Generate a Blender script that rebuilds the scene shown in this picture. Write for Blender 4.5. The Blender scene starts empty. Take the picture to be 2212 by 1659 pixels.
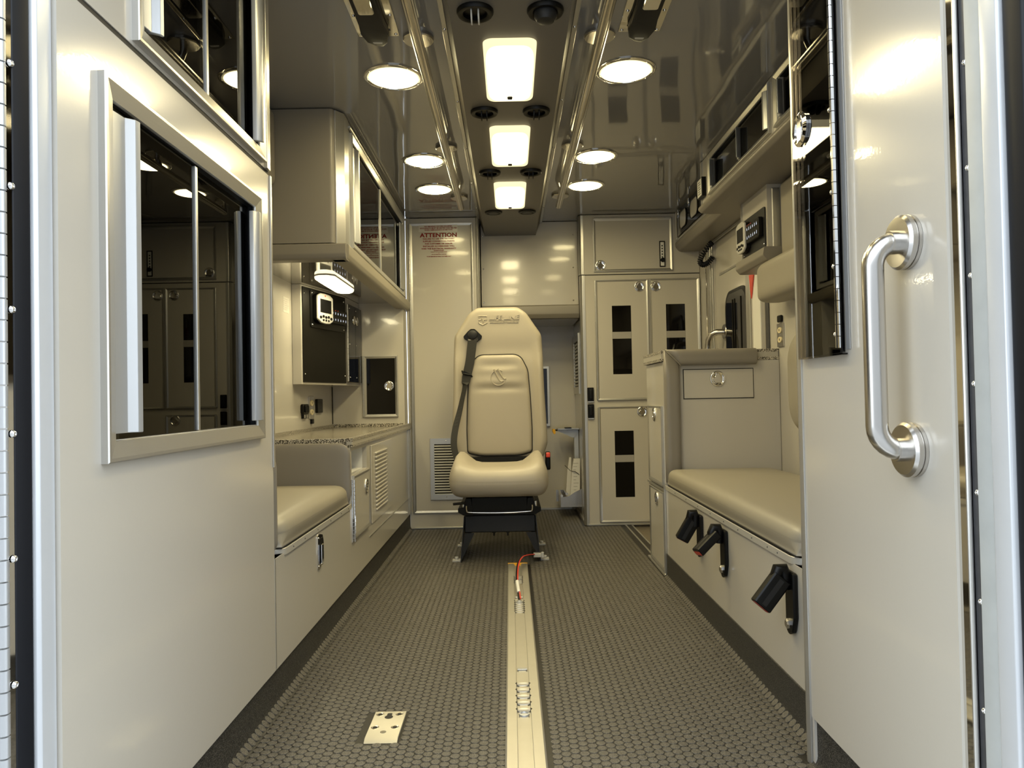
import bpy, bmesh, math, random
import numpy as np
from mathutils import Vector, Matrix
random.seed(3)
S = bpy.context.scene
COL = S.collection
R = math.radians
PI = math.pi

# ------------------------------------------------------------------ camera, world, exposure
cam = bpy.data.cameras.new('camera'); camo = bpy.data.objects.new('camera', cam); COL.objects.link(camo)
cam.sensor_width = 36.0; cam.sensor_fit = 'HORIZONTAL'; cam.lens = 36.0 * 1600 / 2212; cam.clip_start = 0.02
yaw, pitch, roll = R(0.139), R(1.026), R(-1.1165)
F = Vector((math.sin(yaw) * math.cos(pitch), math.cos(yaw) * math.cos(pitch), math.sin(pitch)))
Rt = Vector((math.cos(yaw), -math.sin(yaw), 0)); U = Rt.cross(F)
R2 = math.cos(roll) * Rt + math.sin(roll) * U; U2 = -math.sin(roll) * Rt + math.cos(roll) * U
M = Matrix((R2, U2, -F)).transposed().to_4x4(); M.translation = Vector((0, 0, 0.762))
camo.matrix_world = M
S.camera = camo
S.view_settings.view_transform = 'Standard'; S.view_settings.look = 'None'
S.view_settings.gamma = 1.0; S.view_settings.use_curve_mapping = False
S.view_settings.exposure = 2.2
W = bpy.data.worlds.new('daylight'); S.world = W; W.use_nodes = True
bgn = W.node_tree.nodes['Background']; bgn.inputs[0].default_value = (0.85, 0.93, 1.0, 1); bgn.inputs[1].default_value = 0.88
LAMP = 9.4          # radiance of the ceiling lamps
LAMPCOL = (1.0, 0.84, 0.43)

# ------------------------------------------------------------------ materials
def mat(name, col, rough=0.4, metal=0.0, bump=0.0, bscale=60.0, coat=0.0, spec=0.5, var=0.0, vscale=30.0, stretch=None, bdist=0.002, detail=2.0):
    m = bpy.data.materials.new(name); m.use_nodes = True
    nt = m.node_tree; p = nt.nodes['Principled BSDF']
    p.inputs['Base Color'].default_value = (*col, 1); p.inputs['Roughness'].default_value = rough
    p.inputs['Metallic'].default_value = metal; p.inputs['Specular IOR Level'].default_value = spec
    p.inputs['Coat Weight'].default_value = coat; p.inputs['Coat Roughness'].default_value = 0.03
    if bump or var:
        tc = nt.nodes.new('ShaderNodeTexCoord'); mp = nt.nodes.new('ShaderNodeMapping')
        nt.links.new(tc.outputs['Object'], mp.inputs[0])
        if stretch: mp.inputs['Scale'].default_value = stretch
    if bump:
        n = nt.nodes.new('ShaderNodeTexNoise'); n.inputs['Scale'].default_value = bscale; n.inputs['Detail'].default_value = detail
        b = nt.nodes.new('ShaderNodeBump'); b.inputs['Strength'].default_value = bump; b.inputs['Distance'].default_value = bdist
        nt.links.new(mp.outputs[0], n.inputs['Vector']); nt.links.new(n.outputs['Fac'], b.inputs['Height'])
        nt.links.new(b.outputs[0], p.inputs['Normal']); nt.links.new(b.outputs[0], p.inputs['Coat Normal'])
    if var:
        n = nt.nodes.new('ShaderNodeTexNoise'); n.inputs['Scale'].default_value = vscale; n.inputs['Detail'].default_value = 4
        mx = nt.nodes.new('ShaderNodeMix'); mx.data_type = 'RGBA'
        mx.inputs[6].default_value = (*[c * (1 - var) for c in col], 1); mx.inputs[7].default_value = (*[min(1, c * (1 + var)) for c in col], 1)
        nt.links.new(mp.outputs[0], n.inputs['Vector']); nt.links.new(n.outputs['Fac'], mx.inputs[0]); nt.links.new(mx.outputs[2], p.inputs['Base Color'])
    return m

def pane_mat(name, tint, rough=0.0, ior=1.5):
    m = bpy.data.materials.new(name); m.use_nodes = True; nt = m.node_tree
    for n in list(nt.nodes):
        if n.type == 'BSDF_PRINCIPLED': nt.nodes.remove(n)
    out = nt.nodes['Material Output']
    t = nt.nodes.new('ShaderNodeBsdfTransparent'); t.inputs[0].default_value = (*tint, 1)
    g = nt.nodes.new('ShaderNodeBsdfGlossy'); g.inputs['Roughness'].default_value = rough
    fr = nt.nodes.new('ShaderNodeFresnel'); fr.inputs[0].default_value = ior
    mx = nt.nodes.new('ShaderNodeMixShader')
    nt.links.new(fr.outputs[0], mx.inputs[0]); nt.links.new(t.outputs[0], mx.inputs[1]); nt.links.new(g.outputs[0], mx.inputs[2])
    nt.links.new(mx.outputs[0], out.inputs[0])
    return m

def lens_mat(name, strength, col=LAMPCOL, edge=0.55, rx=0.08, ry=0.2, pw=2.0, lo=0.5, hi=1.0):
    """diffusing lens: the light source behind it is brightest in the middle"""
    m = bpy.data.materials.new(name); m.use_nodes = True; nt = m.node_tree
    for n in list(nt.nodes):
        if n.type == 'BSDF_PRINCIPLED': nt.nodes.remove(n)
    out = nt.nodes['Material Output']
    tc = nt.nodes.new('ShaderNodeTexCoord'); mp = nt.nodes.new('ShaderNodeMapping')
    mp.inputs['Scale'].default_value = (1 / rx, 1 / ry, 0)
    ab = nt.nodes.new('ShaderNodeVectorMath'); ab.operation = 'ABSOLUTE'; sp = nt.nodes.new('ShaderNodeSeparateXYZ')
    px_ = nt.nodes.new('ShaderNodeMath'); px_.operation = 'POWER'; px_.inputs[1].default_value = pw
    py_ = nt.nodes.new('ShaderNodeMath'); py_.operation = 'POWER'; py_.inputs[1].default_value = pw
    ad = nt.nodes.new('ShaderNodeMath'); ad.operation = 'ADD'
    mr = nt.nodes.new('ShaderNodeMapRange'); mr.inputs[1].default_value = lo ** pw; mr.inputs[2].default_value = hi ** pw
    mr.inputs[3].default_value = strength; mr.inputs[4].default_value = strength * edge
    e = nt.nodes.new('ShaderNodeEmission'); e.inputs[0].default_value = (*col, 1)
    nt.links.new(tc.outputs['Object'], mp.inputs[0]); nt.links.new(mp.outputs[0], ab.inputs[0]); nt.links.new(ab.outputs[0], sp.inputs[0])
    nt.links.new(sp.outputs[0], px_.inputs[0]); nt.links.new(sp.outputs[1], py_.inputs[0]); nt.links.new(px_.outputs[0], ad.inputs[0]); nt.links.new(py_.outputs[0], ad.inputs[1])
    nt.links.new(ad.outputs[0], mr.inputs[0]); nt.links.new(mr.outputs[0], e.inputs[1]); nt.links.new(e.outputs[0], out.inputs[0])
    return m

def flat_emit(name, col, s):
    m = bpy.data.materials.new(name); m.use_nodes = True; nt = m.node_tree
    for n in list(nt.nodes):
        if n.type == 'BSDF_PRINCIPLED': nt.nodes.remove(n)
    e = nt.nodes.new('ShaderNodeEmission'); e.inputs[0].default_value = (*col, 1); e.inputs[1].default_value = s
    nt.links.new(e.outputs[0], nt.nodes['Material Output'].inputs[0]); return m

def speckle_mat(name, base, fleck, dark, scale=220, rough=0.35, amt=0.56):
    m = bpy.data.materials.new(name); m.use_nodes = True; nt = m.node_tree; p = nt.nodes['Principled BSDF']
    p.inputs['Roughness'].default_value = rough
    tc = nt.nodes.new('ShaderNodeTexCoord')
    n = nt.nodes.new('ShaderNodeTexNoise'); n.inputs['Scale'].default_value = scale; n.inputs['Detail'].default_value = 1.5
    r = nt.nodes.new('ShaderNodeValToRGB'); e = r.color_ramp.elements
    r.color_ramp.interpolation = 'LINEAR'
    e[0].position = 1 - amt - 0.03; e[0].color = (*dark, 1); e[1].position = amt + 0.06; e[1].color = (*fleck, 1)
    x = e.new(0.5); x.color = (*base, 1)
    nt.links.new(tc.outputs['Object'], n.inputs['Vector']); nt.links.new(n.outputs['Fac'], r.inputs[0]); nt.links.new(r.outputs[0], p.inputs['Base Color'])
    b = nt.nodes.new('ShaderNodeBump'); b.inputs['Strength'].default_value = 0.25; b.inputs['Distance'].default_value = 0.0006
    nt.links.new(n.outputs['Fac'], b.inputs['Height']); nt.links.new(b.outputs[0], p.inputs['Normal'])
    return m

BEIGE = (0.495, 0.466, 0.41)
LAM = mat('glossy laminate', BEIGE, 0.20, bump=0.07, bscale=130, coat=0.30, bdist=0.001, spec=0.4)
CEIL = mat('glossy ceiling panel', (0.225, 0.220, 0.215), 0.06, bump=0.22, bscale=2.6, coat=0.5, bdist=0.02, detail=0.5)
CONS = mat('satin console paint', (0.12, 0.108, 0.092), 0.42, bump=0.05, bscale=200)
INNER = mat('cabinet lining', (0.40, 0.38, 0.34), 0.5)
VINYL = mat('tan vinyl', (0.285, 0.258, 0.203), 0.42, bump=0.12, bscale=420, coat=0.0, bdist=0.0006)
VIND = mat('grey tan vinyl', (0.215, 0.195, 0.165), 0.40, bump=0.12, bscale=420, bdist=0.0006)
SEAT = mat('seat vinyl', (0.385, 0.345, 0.275), 0.40, bump=0.10, bscale=420, bdist=0.0006)
ALU = mat('satin aluminium', (0.56, 0.55, 0.52), 0.30, 0.8, bump=0.04, bscale=30, stretch=(1, 1, 12))
ALUH = mat('anodised aluminium', (0.52, 0.53, 0.54), 0.40, 0.65)
STEEL = mat('brushed stainless', (0.60, 0.58, 0.55), 0.24, 1.0, bump=0.05, bscale=120, stretch=(1, 1, 0.15), bdist=0.0005)
CHROME = mat('chrome', (0.85, 0.84, 0.82), 0.05, 1.0)
POLISH = mat('polished stainless', (0.72, 0.70, 0.66), 0.04, 1.0)
GAP = mat('dark joint', (0.02, 0.018, 0.016), 0.7)
RUB = mat('black rubber', (0.004, 0.005, 0.008), 0.45, spec=0.3)
BLK = mat('black plastic', (0.003, 0.003, 0.003), 0.4, spec=0.25)
BLKM = mat('black textured steel', (0.006, 0.0055, 0.004), 0.45, spec=0.15, bump=0.5, bscale=900, bdist=0.0006)
CHAR = mat('charcoal steel', (0.014, 0.014, 0.0145), 0.45, spec=0.35)
WEB = mat('grey belt webbing', (0.020, 0.019, 0.017), 0.75, bump=0.3, bscale=600, bdist=0.0005)
RED = mat('red plastic', (0.65, 0.06, 0.035), 0.35)
DRED = mat('dark red button', (0.25, 0.02, 0.012), 0.4)
YEL = mat('yellow plastic', (0.80, 0.42, 0.02), 0.4)
CREAM = mat('cream plastic', (0.72, 0.62, 0.40), 0.4)
SILV = mat('silver plastic', (0.50, 0.49, 0.46), 0.35)
JAMB = mat('painted aluminium jamb', (0.57, 0.59, 0.615), 0.28, 0.25, var=0.06, vscale=9)
GASK = mat('grey gasket strip', (0.40, 0.42, 0.42), 0.45, var=0.12, vscale=25)
DSTR = mat('dark steel strip', (0.10, 0.10, 0.105), 0.35, 0.6, var=0.3, vscale=40)
SMOKE = pane_mat('dark smoked glass', (0.10, 0.095, 0.09), 0.0, 1.62)
GLASS = pane_mat('grey tinted acrylic', (0.42, 0.40, 0.37), 0.0, 1.6)
ACRY = pane_mat('clear acrylic', (0.80, 0.78, 0.76), 0.01, 1.5)
DKPANE = mat('black glazed pane', (0.004, 0.0035, 0.0035), 0.04, spec=0.35)
BAND = mat('shelf lip grey', (0.33, 0.31, 0.28), 0.35)
COUNT = speckle_mat('speckled solid surface', (0.24, 0.22, 0.18), (0.58, 0.53, 0.44), (0.03, 0.026, 0.02), 290, 0.25, 0.55)
TOPM = speckle_mat('fine speckled worktop', (0.21, 0.19, 0.15), (0.34, 0.31, 0.25), (0.12, 0.105, 0.085), 420, 0.2, 0.54)
COUNTF = mat('worktop face', (0.40, 0.375, 0.32), 0.18, var=0.1, vscale=180)
COVEM = speckle_mat('shaded rubber cove', (0.009, 0.0085, 0.008), (0.13, 0.12, 0.10), (0.003, 0.003, 0.003), 700, 0.6, 0.60)  # floor rubber darkened: paints in the weaker light on the upright cove
FLOORM = speckle_mat('black rubber floor', (0.009, 0.008, 0.0075), (0.030, 0.026, 0.022), (0.004, 0.004, 0.004), 480, 0.42, 0.57)  # base darkened below the coin tops, painting shade into the grooves
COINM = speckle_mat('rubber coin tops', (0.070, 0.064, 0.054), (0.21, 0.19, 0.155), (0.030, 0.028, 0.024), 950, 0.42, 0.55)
WHITE = mat('white plastic', (0.75, 0.74, 0.70), 0.4)
PAPER = mat('white paper', (0.72, 0.70, 0.66), 0.7)
STICK = mat('sticker film', (0.60, 0.575, 0.52), 0.25, coat=0.3)
INK = mat('dark red print', (0.22, 0.004, 0.005), 0.45, spec=0.2)
INKB = mat('black print', (0.02, 0.02, 0.02), 0.5)
PLATE = mat('diamond plate', (0.55, 0.48, 0.36), 0.25, 1.0, bump=1.0, bscale=90, bdist=0.004)
CONC = mat('grey concrete', (0.30, 0.30, 0.30), 0.8, var=0.15, vscale=4)
BRASS = mat('satin aluminium track', (0.60, 0.575, 0.50), 0.42, 0.75, var=0.05, vscale=30)
L_ROUND = lens_mat('round lamp lens', LAMP, rx=0.084, ry=0.084, edge=0.035, lo=.86, hi=.97)
L_RECT = lens_mat('rectangular lamp lens', LAMP * 1.1, col=(1.0, 0.85, 0.48), rx=0.075, ry=0.206, edge=0.028, pw=5.0, lo=.62, hi=.93)
L_ROUND2 = lens_mat('rear round lamp lens', LAMP * .5, rx=0.084, ry=0.084, edge=0.07, lo=.86, hi=.97)
L_RECT2 = lens_mat('rear rectangular lamp lens', LAMP * 0.5, col=(1.0, 0.85, 0.48), rx=0.075, ry=0.206, edge=0.06, pw=5.0, lo=.62, hi=.93)
L_UNDER = lens_mat('under cabinet lamp lens', LAMP * 1.1, col=(1.0, 0.87, 0.52), rx=0.045, ry=0.23, edge=0.05, pw=3.0, lo=.6, hi=.98)
ICON = flat_emit('lit switch symbols', (0.85, 0.9, 1.0), 0.16)
LED = flat_emit('red indicator', (1.0, 0.08, 0.03), 0.16)
PURP = pane_mat('tinted acrylic edge', (0.10, 0.07, 0.17), 0.05, 1.5)

# ------------------------------------------------------------------ builder
class Fr:
    def __init__(s, o, u, v, n): s.o, s.u, s.v, s.n = Vector(o), Vector(u), Vector(v), Vector(n)
    def __call__(s, a, b, c=0.0): return s.o + s.u * a + s.v * b + s.n * c
WD = Fr((0, 0, 0), (1, 0, 0), (0, 1, 0), (0, 0, 1))
def LF(x): return Fr((x, 0, 0), (0, 1, 0), (0, 0, 1), (1, 0, 0))     # left faces: u = Y, v = Z, n = +X
def RF(x): return Fr((x, 0, 0), (0, 1, 0), (0, 0, 1), (-1, 0, 0))    # right faces
def FF(y): return Fr((0, y, 0), (1, 0, 0), (0, 0, 1), (0, -1, 0))    # front walls: u = X, v = Z, n = -Y
def CF(z): return Fr((0, 0, z), (1, 0, 0), (0, 1, 0), (0, 0, -1))    # ceilings, n down
def UF(z): return Fr((0, 0, z), (1, 0, 0), (0, 1, 0), (0, 0, 1))     # tops, n up

def rpoly(pts, r, seg=5):
    """round the corners of a polygon; r = radius or one per corner"""
    n = len(pts); out = []
    for i in range(n):
        p = Vector(pts[i]); a = Vector(pts[i - 1]); b = Vector(pts[(i + 1) % n])
        ri = r[i] if isinstance(r, (list, tuple)) else r
        da, db = (a - p), (b - p); la, lb = da.length, db.length
        if ri <= 1e-6: out.append(tuple(p)); continue
        da.normalize(); db.normalize(); ang = da.angle(db)
        if ang > PI - 0.02: out.append(tuple(p)); continue
        t = min(ri / math.tan(ang / 2), la * 0.49, lb * 0.49); rr = t * math.tan(ang / 2)
        c = p + (da + db).normalized() * (rr / math.sin(ang / 2))
        v0 = p + da * t - c; v1 = p + db * t - c
        a0 = math.atan2(v0.y, v0.x); a1 = math.atan2(v1.y, v1.x); d = (a1 - a0 + PI) % (2 * PI) - PI
        for k in range(seg + 1):
            x = a0 + d * k / seg; out.append((c.x + rr * math.cos(x), c.y + rr * math.sin(x)))
    return out
def rect(u0, u1, v0, v1): return [(u0, v0), (u1, v0), (u1, v1), (u0, v1)]
def circ(cu, cv, r, seg=24, rv=None): return [(cu + r * math.cos(2 * PI * i / seg), cv + (rv or r) * math.sin(2 * PI * i / seg)) for i in range(seg)]
def resamp(pts, d):
    out = []
    for i in range(len(pts)):
        a = Vector(pts[i]); b = Vector(pts[(i + 1) % len(pts)]); n = max(1, int((b - a).length / d))
        for k in range(n): out.append(tuple(a.lerp(b, k / n)))
    return out

class B:
    def __init__(s): s.v = []; s.f = []
    def add(s, vs, fs):
        k = len(s.v); s.v += [Vector(v) for v in vs]; s.f += [tuple(i + k for i in f) for f in fs]; return s
    def box(s, u0, u1, v0, v1, n0, n1, fr=WD):
        P = [fr(a, b, c) for c in (n0, n1) for (a, b) in rect(u0, u1, v0, v1)]
        return s.add(P, [(3, 2, 1, 0), (4, 5, 6, 7), (0, 1, 5, 4), (1, 2, 6, 5), (2, 3, 7, 6), (3, 0, 4, 7)])
    def prism(s, poly, n0, n1, fr=WD):
        m = len(poly); P = [fr(a, b, n0) for a, b in poly] + [fr(a, b, n1) for a, b in poly]
        return s.add(P, [tuple(range(m - 1, -1, -1)), tuple(range(m, 2 * m))] + [(i, (i + 1) % m, m + (i + 1) % m, m + i) for i in range(m)])
    def cyl(s, cu, cv, r, n0, n1, fr=WD, seg=20, r1=None):
        P = [fr(a, b, n0) for a, b in circ(cu, cv, r, seg)] + [fr(a, b, n1) for a, b in circ(cu, cv, r1 if r1 is not None else r, seg)]; m = seg
        return s.add(P, [tuple(range(m - 1, -1, -1)), tuple(range(m, 2 * m))] + [(i, (i + 1) % m, m + (i + 1) % m, m + i) for i in range(m)])
    def lathe(s, prof, cu, cv, fr=WD, seg=28, su=1.0, sv=1.0):
        P = []; n = len(prof)
        for r, h in prof:
            P += [fr(cu + su * r * math.cos(2 * PI * i / seg), cv + sv * r * math.sin(2 * PI * i / seg), h) for i in range(seg)]
        F_ = [(j * seg + i, j * seg + (i + 1) % seg, (j + 1) * seg + (i + 1) % seg, (j + 1) * seg + i) for j in range(n - 1) for i in range(seg)]
        F_ += [tuple(range(seg - 1, -1, -1)), tuple((n - 1) * seg + i for i in range(seg))]
        return s.add(P, F_)
    def tube(s, pts, r, seg=12, closed=False):
        pts = [Vector(p) for p in pts]; n = len(pts); rings = []
        t0 = (pts[1] - pts[0]).normalized(); ref = Vector((0, 0, 1)) if abs(t0.z) < 0.9 else Vector((1, 0, 0))
        x = t0.cross(ref).normalized()
        for i, p in enumerate(pts):
            t = (pts[min(i + 1, n - 1)] - pts[max(i - 1, 0)])
            if closed: t = pts[(i + 1) % n] - pts[i - 1]
            t.normalize(); x = (x - t * x.dot(t)).normalized(); y = t.cross(x)
            rr = r[i] if isinstance(r, (list, tuple)) else r
            rings.append([p + (x * math.cos(2 * PI * k / seg) + y * math.sin(2 * PI * k / seg)) * rr for k in range(seg)])
        P = [q for g in rings for q in g]; m = n if closed else n - 1
        F_ = [(i * seg + k, i * seg + (k + 1) % seg, ((i + 1) % n) * seg + (k + 1) % seg, ((i + 1) % n) * seg + k) for i in range(m) for k in range(seg)]
        if not closed: F_ += [tuple(range(seg - 1, -1, -1)), tuple((n - 1) * seg + k for k in range(seg))]
        return s.add(P, F_)
    def ribbon(s, pts, side, w, th):
        """flat strap along pts, side = width direction (or list), w = width"""
        pts = [Vector(p) for p in pts]; n = len(pts); P = []
        for i, p in enumerate(pts):
            sd = Vector(side[i] if isinstance(side, list) else side).normalized()
            t = (pts[min(i + 1, n - 1)] - pts[max(i - 1, 0)]).normalized(); nn = t.cross(sd).normalized()
            ww = w[i] if isinstance(w, list) else w
            P += [p - sd * ww / 2 - nn * th / 2, p + sd * ww / 2 - nn * th / 2, p + sd * ww / 2 + nn * th / 2, p - sd * ww / 2 + nn * th / 2]
        F_ = [(i * 4 + k, i * 4 + (k + 1) % 4, i * 4 + 4 + (k + 1) % 4, i * 4 + 4 + k) for i in range(n - 1) for k in range(4)]
        return s.add(P, F_ + [(3, 2, 1, 0), tuple(4 * (n - 1) + k for k in range(4))])
    def frame(s, u0, u1, v0, v1, w, n0, n1, fr=WD, lip=0.0):
        """mitred picture frame, outer edge at n0.., sloped face"""
        prof = [(0, n0), (0, n0 + (n1 - n0) * 0.85), (w * 0.06, n1), (w * 0.22, n1), (w * 0.97, n0 + (n1 - n0) * 0.45), (w, n0 + (n1 - n0) * 0.2), (w, n0)]
        P = []
        for d, h in prof: P += [fr(a, b, h) for a, b in rect(u0 + d, u1 - d, v0 + d, v1 - d)]
        m = len(prof); F_ = [(j * 4 + i, j * 4 + (i + 1) % 4, ((j + 1) % m) * 4 + (i + 1) % 4, ((j + 1) % m) * 4 + i) for j in range(m) for i in range(4)]
        return s.add(P, F_)
    def holed(s, u0, u1, v0, v1, n0, n1, holes, fr=WD):
        us = sorted({u0, u1, *[h[i] for h in holes for i in (0, 1)]}); vs = sorted({v0, v1, *[h[i] for h in holes for i in (2, 3)]})
        us = [x for x in us if u0 <= x <= u1]; vs = [x for x in vs if v0 <= x <= v1]
        nu, nv = len(us) - 1, len(vs) - 1
        def solid(i, j):
            if i < 0 or j < 0 or i >= nu or j >= nv: return False
            a, b = (us[i] + us[i + 1]) / 2, (vs[j] + vs[j + 1]) / 2
            return not any(h[0] < a < h[1] and h[2] < b < h[3] for h in holes)
        idx = {}; P = []
        def V_(i, j, k):
            if (i, j, k) not in idx: idx[(i, j, k)] = len(P); P.append(fr(us[i], vs[j], (n0, n1)[k]))
            return idx[(i, j, k)]
        F_ = []
        for i in range(nu):
            for j in range(nv):
                if not solid(i, j): continue
                F_.append((V_(i, j, 1), V_(i + 1, j, 1), V_(i + 1, j + 1, 1), V_(i, j + 1, 1)))
                F_.append((V_(i, j + 1, 0), V_(i + 1, j + 1, 0), V_(i + 1, j, 0), V_(i, j, 0)))
                if not solid(i, j - 1): F_.append((V_(i, j, 0), V_(i + 1, j, 0), V_(i + 1, j, 1), V_(i, j, 1)))
                if not solid(i, j + 1): F_.append((V_(i + 1, j + 1, 0), V_(i, j + 1, 0), V_(i, j + 1, 1), V_(i + 1, j + 1, 1)))
                if not solid(i - 1, j): F_.append((V_(i, j + 1, 0), V_(i, j, 0), V_(i, j, 1), V_(i, j + 1, 1)))
                if not solid(i + 1, j): F_.append((V_(i + 1, j, 0), V_(i + 1, j + 1, 0), V_(i + 1, j + 1, 1), V_(i + 1, j, 1)))
        return s.add(P, F_)
    def cavity(s, u0, u1, v0, v1, depth, fr, t=0.004, n0=0.0):
        """open-fronted thin-walled box going to n = -depth"""
        s.box(u0 - t, u1 + t, v0 - t, v1 + t, -depth - t, -depth, fr)
        s.box(u0 - t, u0, v0 - t, v1 + t, -depth, n0, fr); s.box(u1, u1 + t, v0 - t, v1 + t, -depth, n0, fr)
        s.box(u0, u1, v0 - t, v0, -depth, n0, fr); s.box(u0, u1, v1, v1 + t, -depth, n0, fr)
        return s
    def pillow(s, outline, n0, n1, r, fr=WD, crown=0.0, steps=5, back=False, nin=4, fn=None):
        """upholstered slab: outline rounded over at the front by radius r; crown = dome height"""
        m = len(outline); cx = sum(p[0] for p in outline) / m; cy = sum(p[1] for p in outline) / m
        nrm = []
        for i in range(m):
            a = Vector(outline[i - 1]); b = Vector(outline[(i + 1) % m]); t = (b - a).normalized(); nrm.append(Vector((-t.y, t.x)))
        area = sum(outline[i][0] * outline[(i + 1) % m][1] - outline[(i + 1) % m][0] * outline[i][1] for i in range(m))
        sg = 1 if area > 0 else -1
        rings = [(0, n0)] if not back else [(r * (1 - math.cos(k / 3 * PI / 2)) if 0 else r * (1 - math.sin(k / 3 * PI / 2)), n0 + r * (1 - math.cos(k / 3 * PI / 2))) for k in range(4)]
        for k in range(steps + 1):
            a = k / steps * PI / 2; rings.append((r * (1 - math.cos(a)), n1 - r + r * math.sin(a)))
        P = []
        for d, h in rings: P += [fr(outline[i][0] + sg * nrm[i].x * d, outline[i][1] + sg * nrm[i].y * d, h) for i in range(m)]
        last = [(outline[i][0] + sg * nrm[i].x * r, outline[i][1] + sg * nrm[i].y * r) for i in range(m)]; nr = len(rings)
        for q in range(1, nin + 1):
            f = 1 - q / (nin + 1); P += [fr(cx + (x - cx) * f, cy + (y - cy) * f, n1 + crown * (1 - f * f)) for x, y in last]; nr += 1
        F_ = [(j * m + i, j * m + (i + 1) % m, (j + 1) * m + (i + 1) % m, (j + 1) * m + i) for j in range(nr - 1) for i in range(m)]
        F_ += [tuple(range(m - 1, -1, -1)), tuple((nr - 1) * m + i for i in range(m))]
        if fn: P = [fn(p) for p in P]
        return s.add(P, F_)
    def soft(s, x0, x1, y0, y1, z0, z1, r, n=10, fn=None, fr=WD):
        """rounded box with dense faces; r = radius or (rx, ry, rz); fn displaces each point"""
        rr = r if isinstance(r, tuple) else (r, r, r)
        lo = Vector((x0, y0, z0)); hi = Vector((x1, y1, z1)); P = []; idx = {}; F_ = []
        def coords(a, b, q, k):
            q = min(q, (b - a) / 2 * 0.999); c = [a + q * (1 - math.cos(i / 4 * PI / 2)) for i in range(5)]
            mid = [a + q + (b - a - 2 * q) * i / k for i in range(1, k)]
            return c + mid + [b - q * (1 - math.cos((4 - i) / 4 * PI / 2)) for i in range(5)]
        cs = [coords(lo[i], hi[i], rr[i], n) for i in range(3)]; L_ = [len(c) - 1 for c in cs]
        def vt(i, j, k):
            key = (i, j, k)
            if key in idx: return idx[key]
            p = Vector((cs[0][i], cs[1][j], cs[2][k])); q = Vector(); d = Vector()
            for a in range(3):
                ra = min(rr[a], (hi[a] - lo[a]) / 2 * 0.999); q[a] = min(max(p[a], lo[a] + ra), hi[a] - ra); d[a] = (p[a] - q[a]) / ra
            if d.length > 1e-6:
                mx = max(abs(d[0]), abs(d[1]), abs(d[2])); dn = d.normalized()
                for a in range(3): q[a] += dn[a] * min(rr[a], (hi[a] - lo[a]) / 2 * 0.999)
            if fn: q = Vector(fn(q))
            idx[key] = len(P); P.append(fr(q[0], q[1], q[2])); return idx[key]
        for a in range(3):
            b, c = (a + 1) % 3, (a + 2) % 3
            for e in (0, L_[a]):
                for i in range(L_[b]):
                    for j in range(L_[c]):
                        q = []
                        for (di, dj) in ((0, 0), (1, 0), (1, 1), (0, 1)):
                            k = [0, 0, 0]; k[a] = e; k[b] = i + di; k[c] = j + dj; q.append(vt(*k))
                        F_.append(tuple(q) if e else tuple(reversed(q)))
        return s.add(P, F_)
    def mesh(s, name, origin=Vector((0, 0, 0)), bevel=0.0, bseg=1, smooth=False, ang=35):
        bm = bmesh.new(); vs = [bm.verts.new(v - origin) for v in s.v]
        for f in s.f:
            try: bm.faces.new([vs[i] for i in f])
            except ValueError: pass
        bmesh.ops.recalc_face_normals(bm, faces=bm.faces)
        if bevel:
            es = [e for e in bm.edges if len(e.link_faces) == 2 and e.calc_face_angle(0) > R(30)]
            bmesh.ops.bevel(bm, geom=es, offset=bevel, segments=bseg, profile=0.5, affect='EDGES', clamp_overlap=True)
        me = bpy.data.meshes.new(name); bm.to_mesh(me); bm.free()
        if smooth or bevel:
            me.polygons.foreach_set('use_smooth', [True] * len(me.polygons))
            try: me.set_sharp_from_angle(angle=R(ang))
            except Exception: pass
        return me

ROOT = {}
def link(name, me, m, parent=None, loc=None):
    o = bpy.data.objects.new(name, me); COL.objects.link(o)
    if m and me and not me.materials: me.materials.append(m)
    if parent: o.parent = parent
    if loc is not None: o.location = loc
    return o
def T(name, label, cat, loc, group=None):
    o = bpy.data.objects.new(name, None); COL.objects.link(o); o.location = loc; o.empty_display_size = 0.05
    o['label'] = label; o['category'] = cat
    if group: o['group'] = group
    ROOT[o.name] = Vector(loc); return o
def org(p):
    while p.parent: p = p.parent
    return ROOT[p.name]
def P(name, b, m, parent, label=None, **k):
    """part or sub-part, shape given in world coordinates"""
    o = link(name, b.mesh(name, org(parent), **k), m, parent)
    if label: o['label'] = label
    return o
def ST(name, b, m, **k):
    """piece of the setting; also usable as a parent"""
    o = link(name, b.mesh(name, **k), m); o['kind'] = 'structure'; ROOT[o.name] = Vector((0, 0, 0)); return o
def TH(name, b, m, label, cat, loc, group=None, **k):
    """a thing that is one mesh"""
    o = link(name, b.mesh(name, Vector(loc), **k), m); o.location = loc; o['label'] = label; o['category'] = cat
    if group: o['group'] = group
    ROOT[o.name] = Vector(loc); return o
def text(name, s, size, fr, u, v, n, m, parent, sx=1.0, bold=0.0, ext=0.0002, align='CENTER', label=None, width=None, shear=0.0):
    c = bpy.data.curves.new('txt', 'FONT'); c.body = s; c.size = size; c.align_x = align; c.extrude = ext; c.offset = bold; c.resolution_u = 2; c.shear = shear
    o = bpy.data.objects.new('txt', c); COL.objects.link(o); bpy.context.view_layer.update()
    me = bpy.data.meshes.new_from_object(o, depsgraph=bpy.context.evaluated_depsgraph_get()); bpy.data.objects.remove(o)
    if width:
        xs = [q.co.x for q in me.vertices]; w0 = max(xs) - min(xs); sx = width / w0
    og = org(parent)
    for q in me.vertices: q.co = fr(u + q.co.x * sx, v + q.co.y, n + q.co.z) - og
    me.update(); o = link(name, me, m, parent)
    if label: o['label'] = label
    return o

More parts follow.
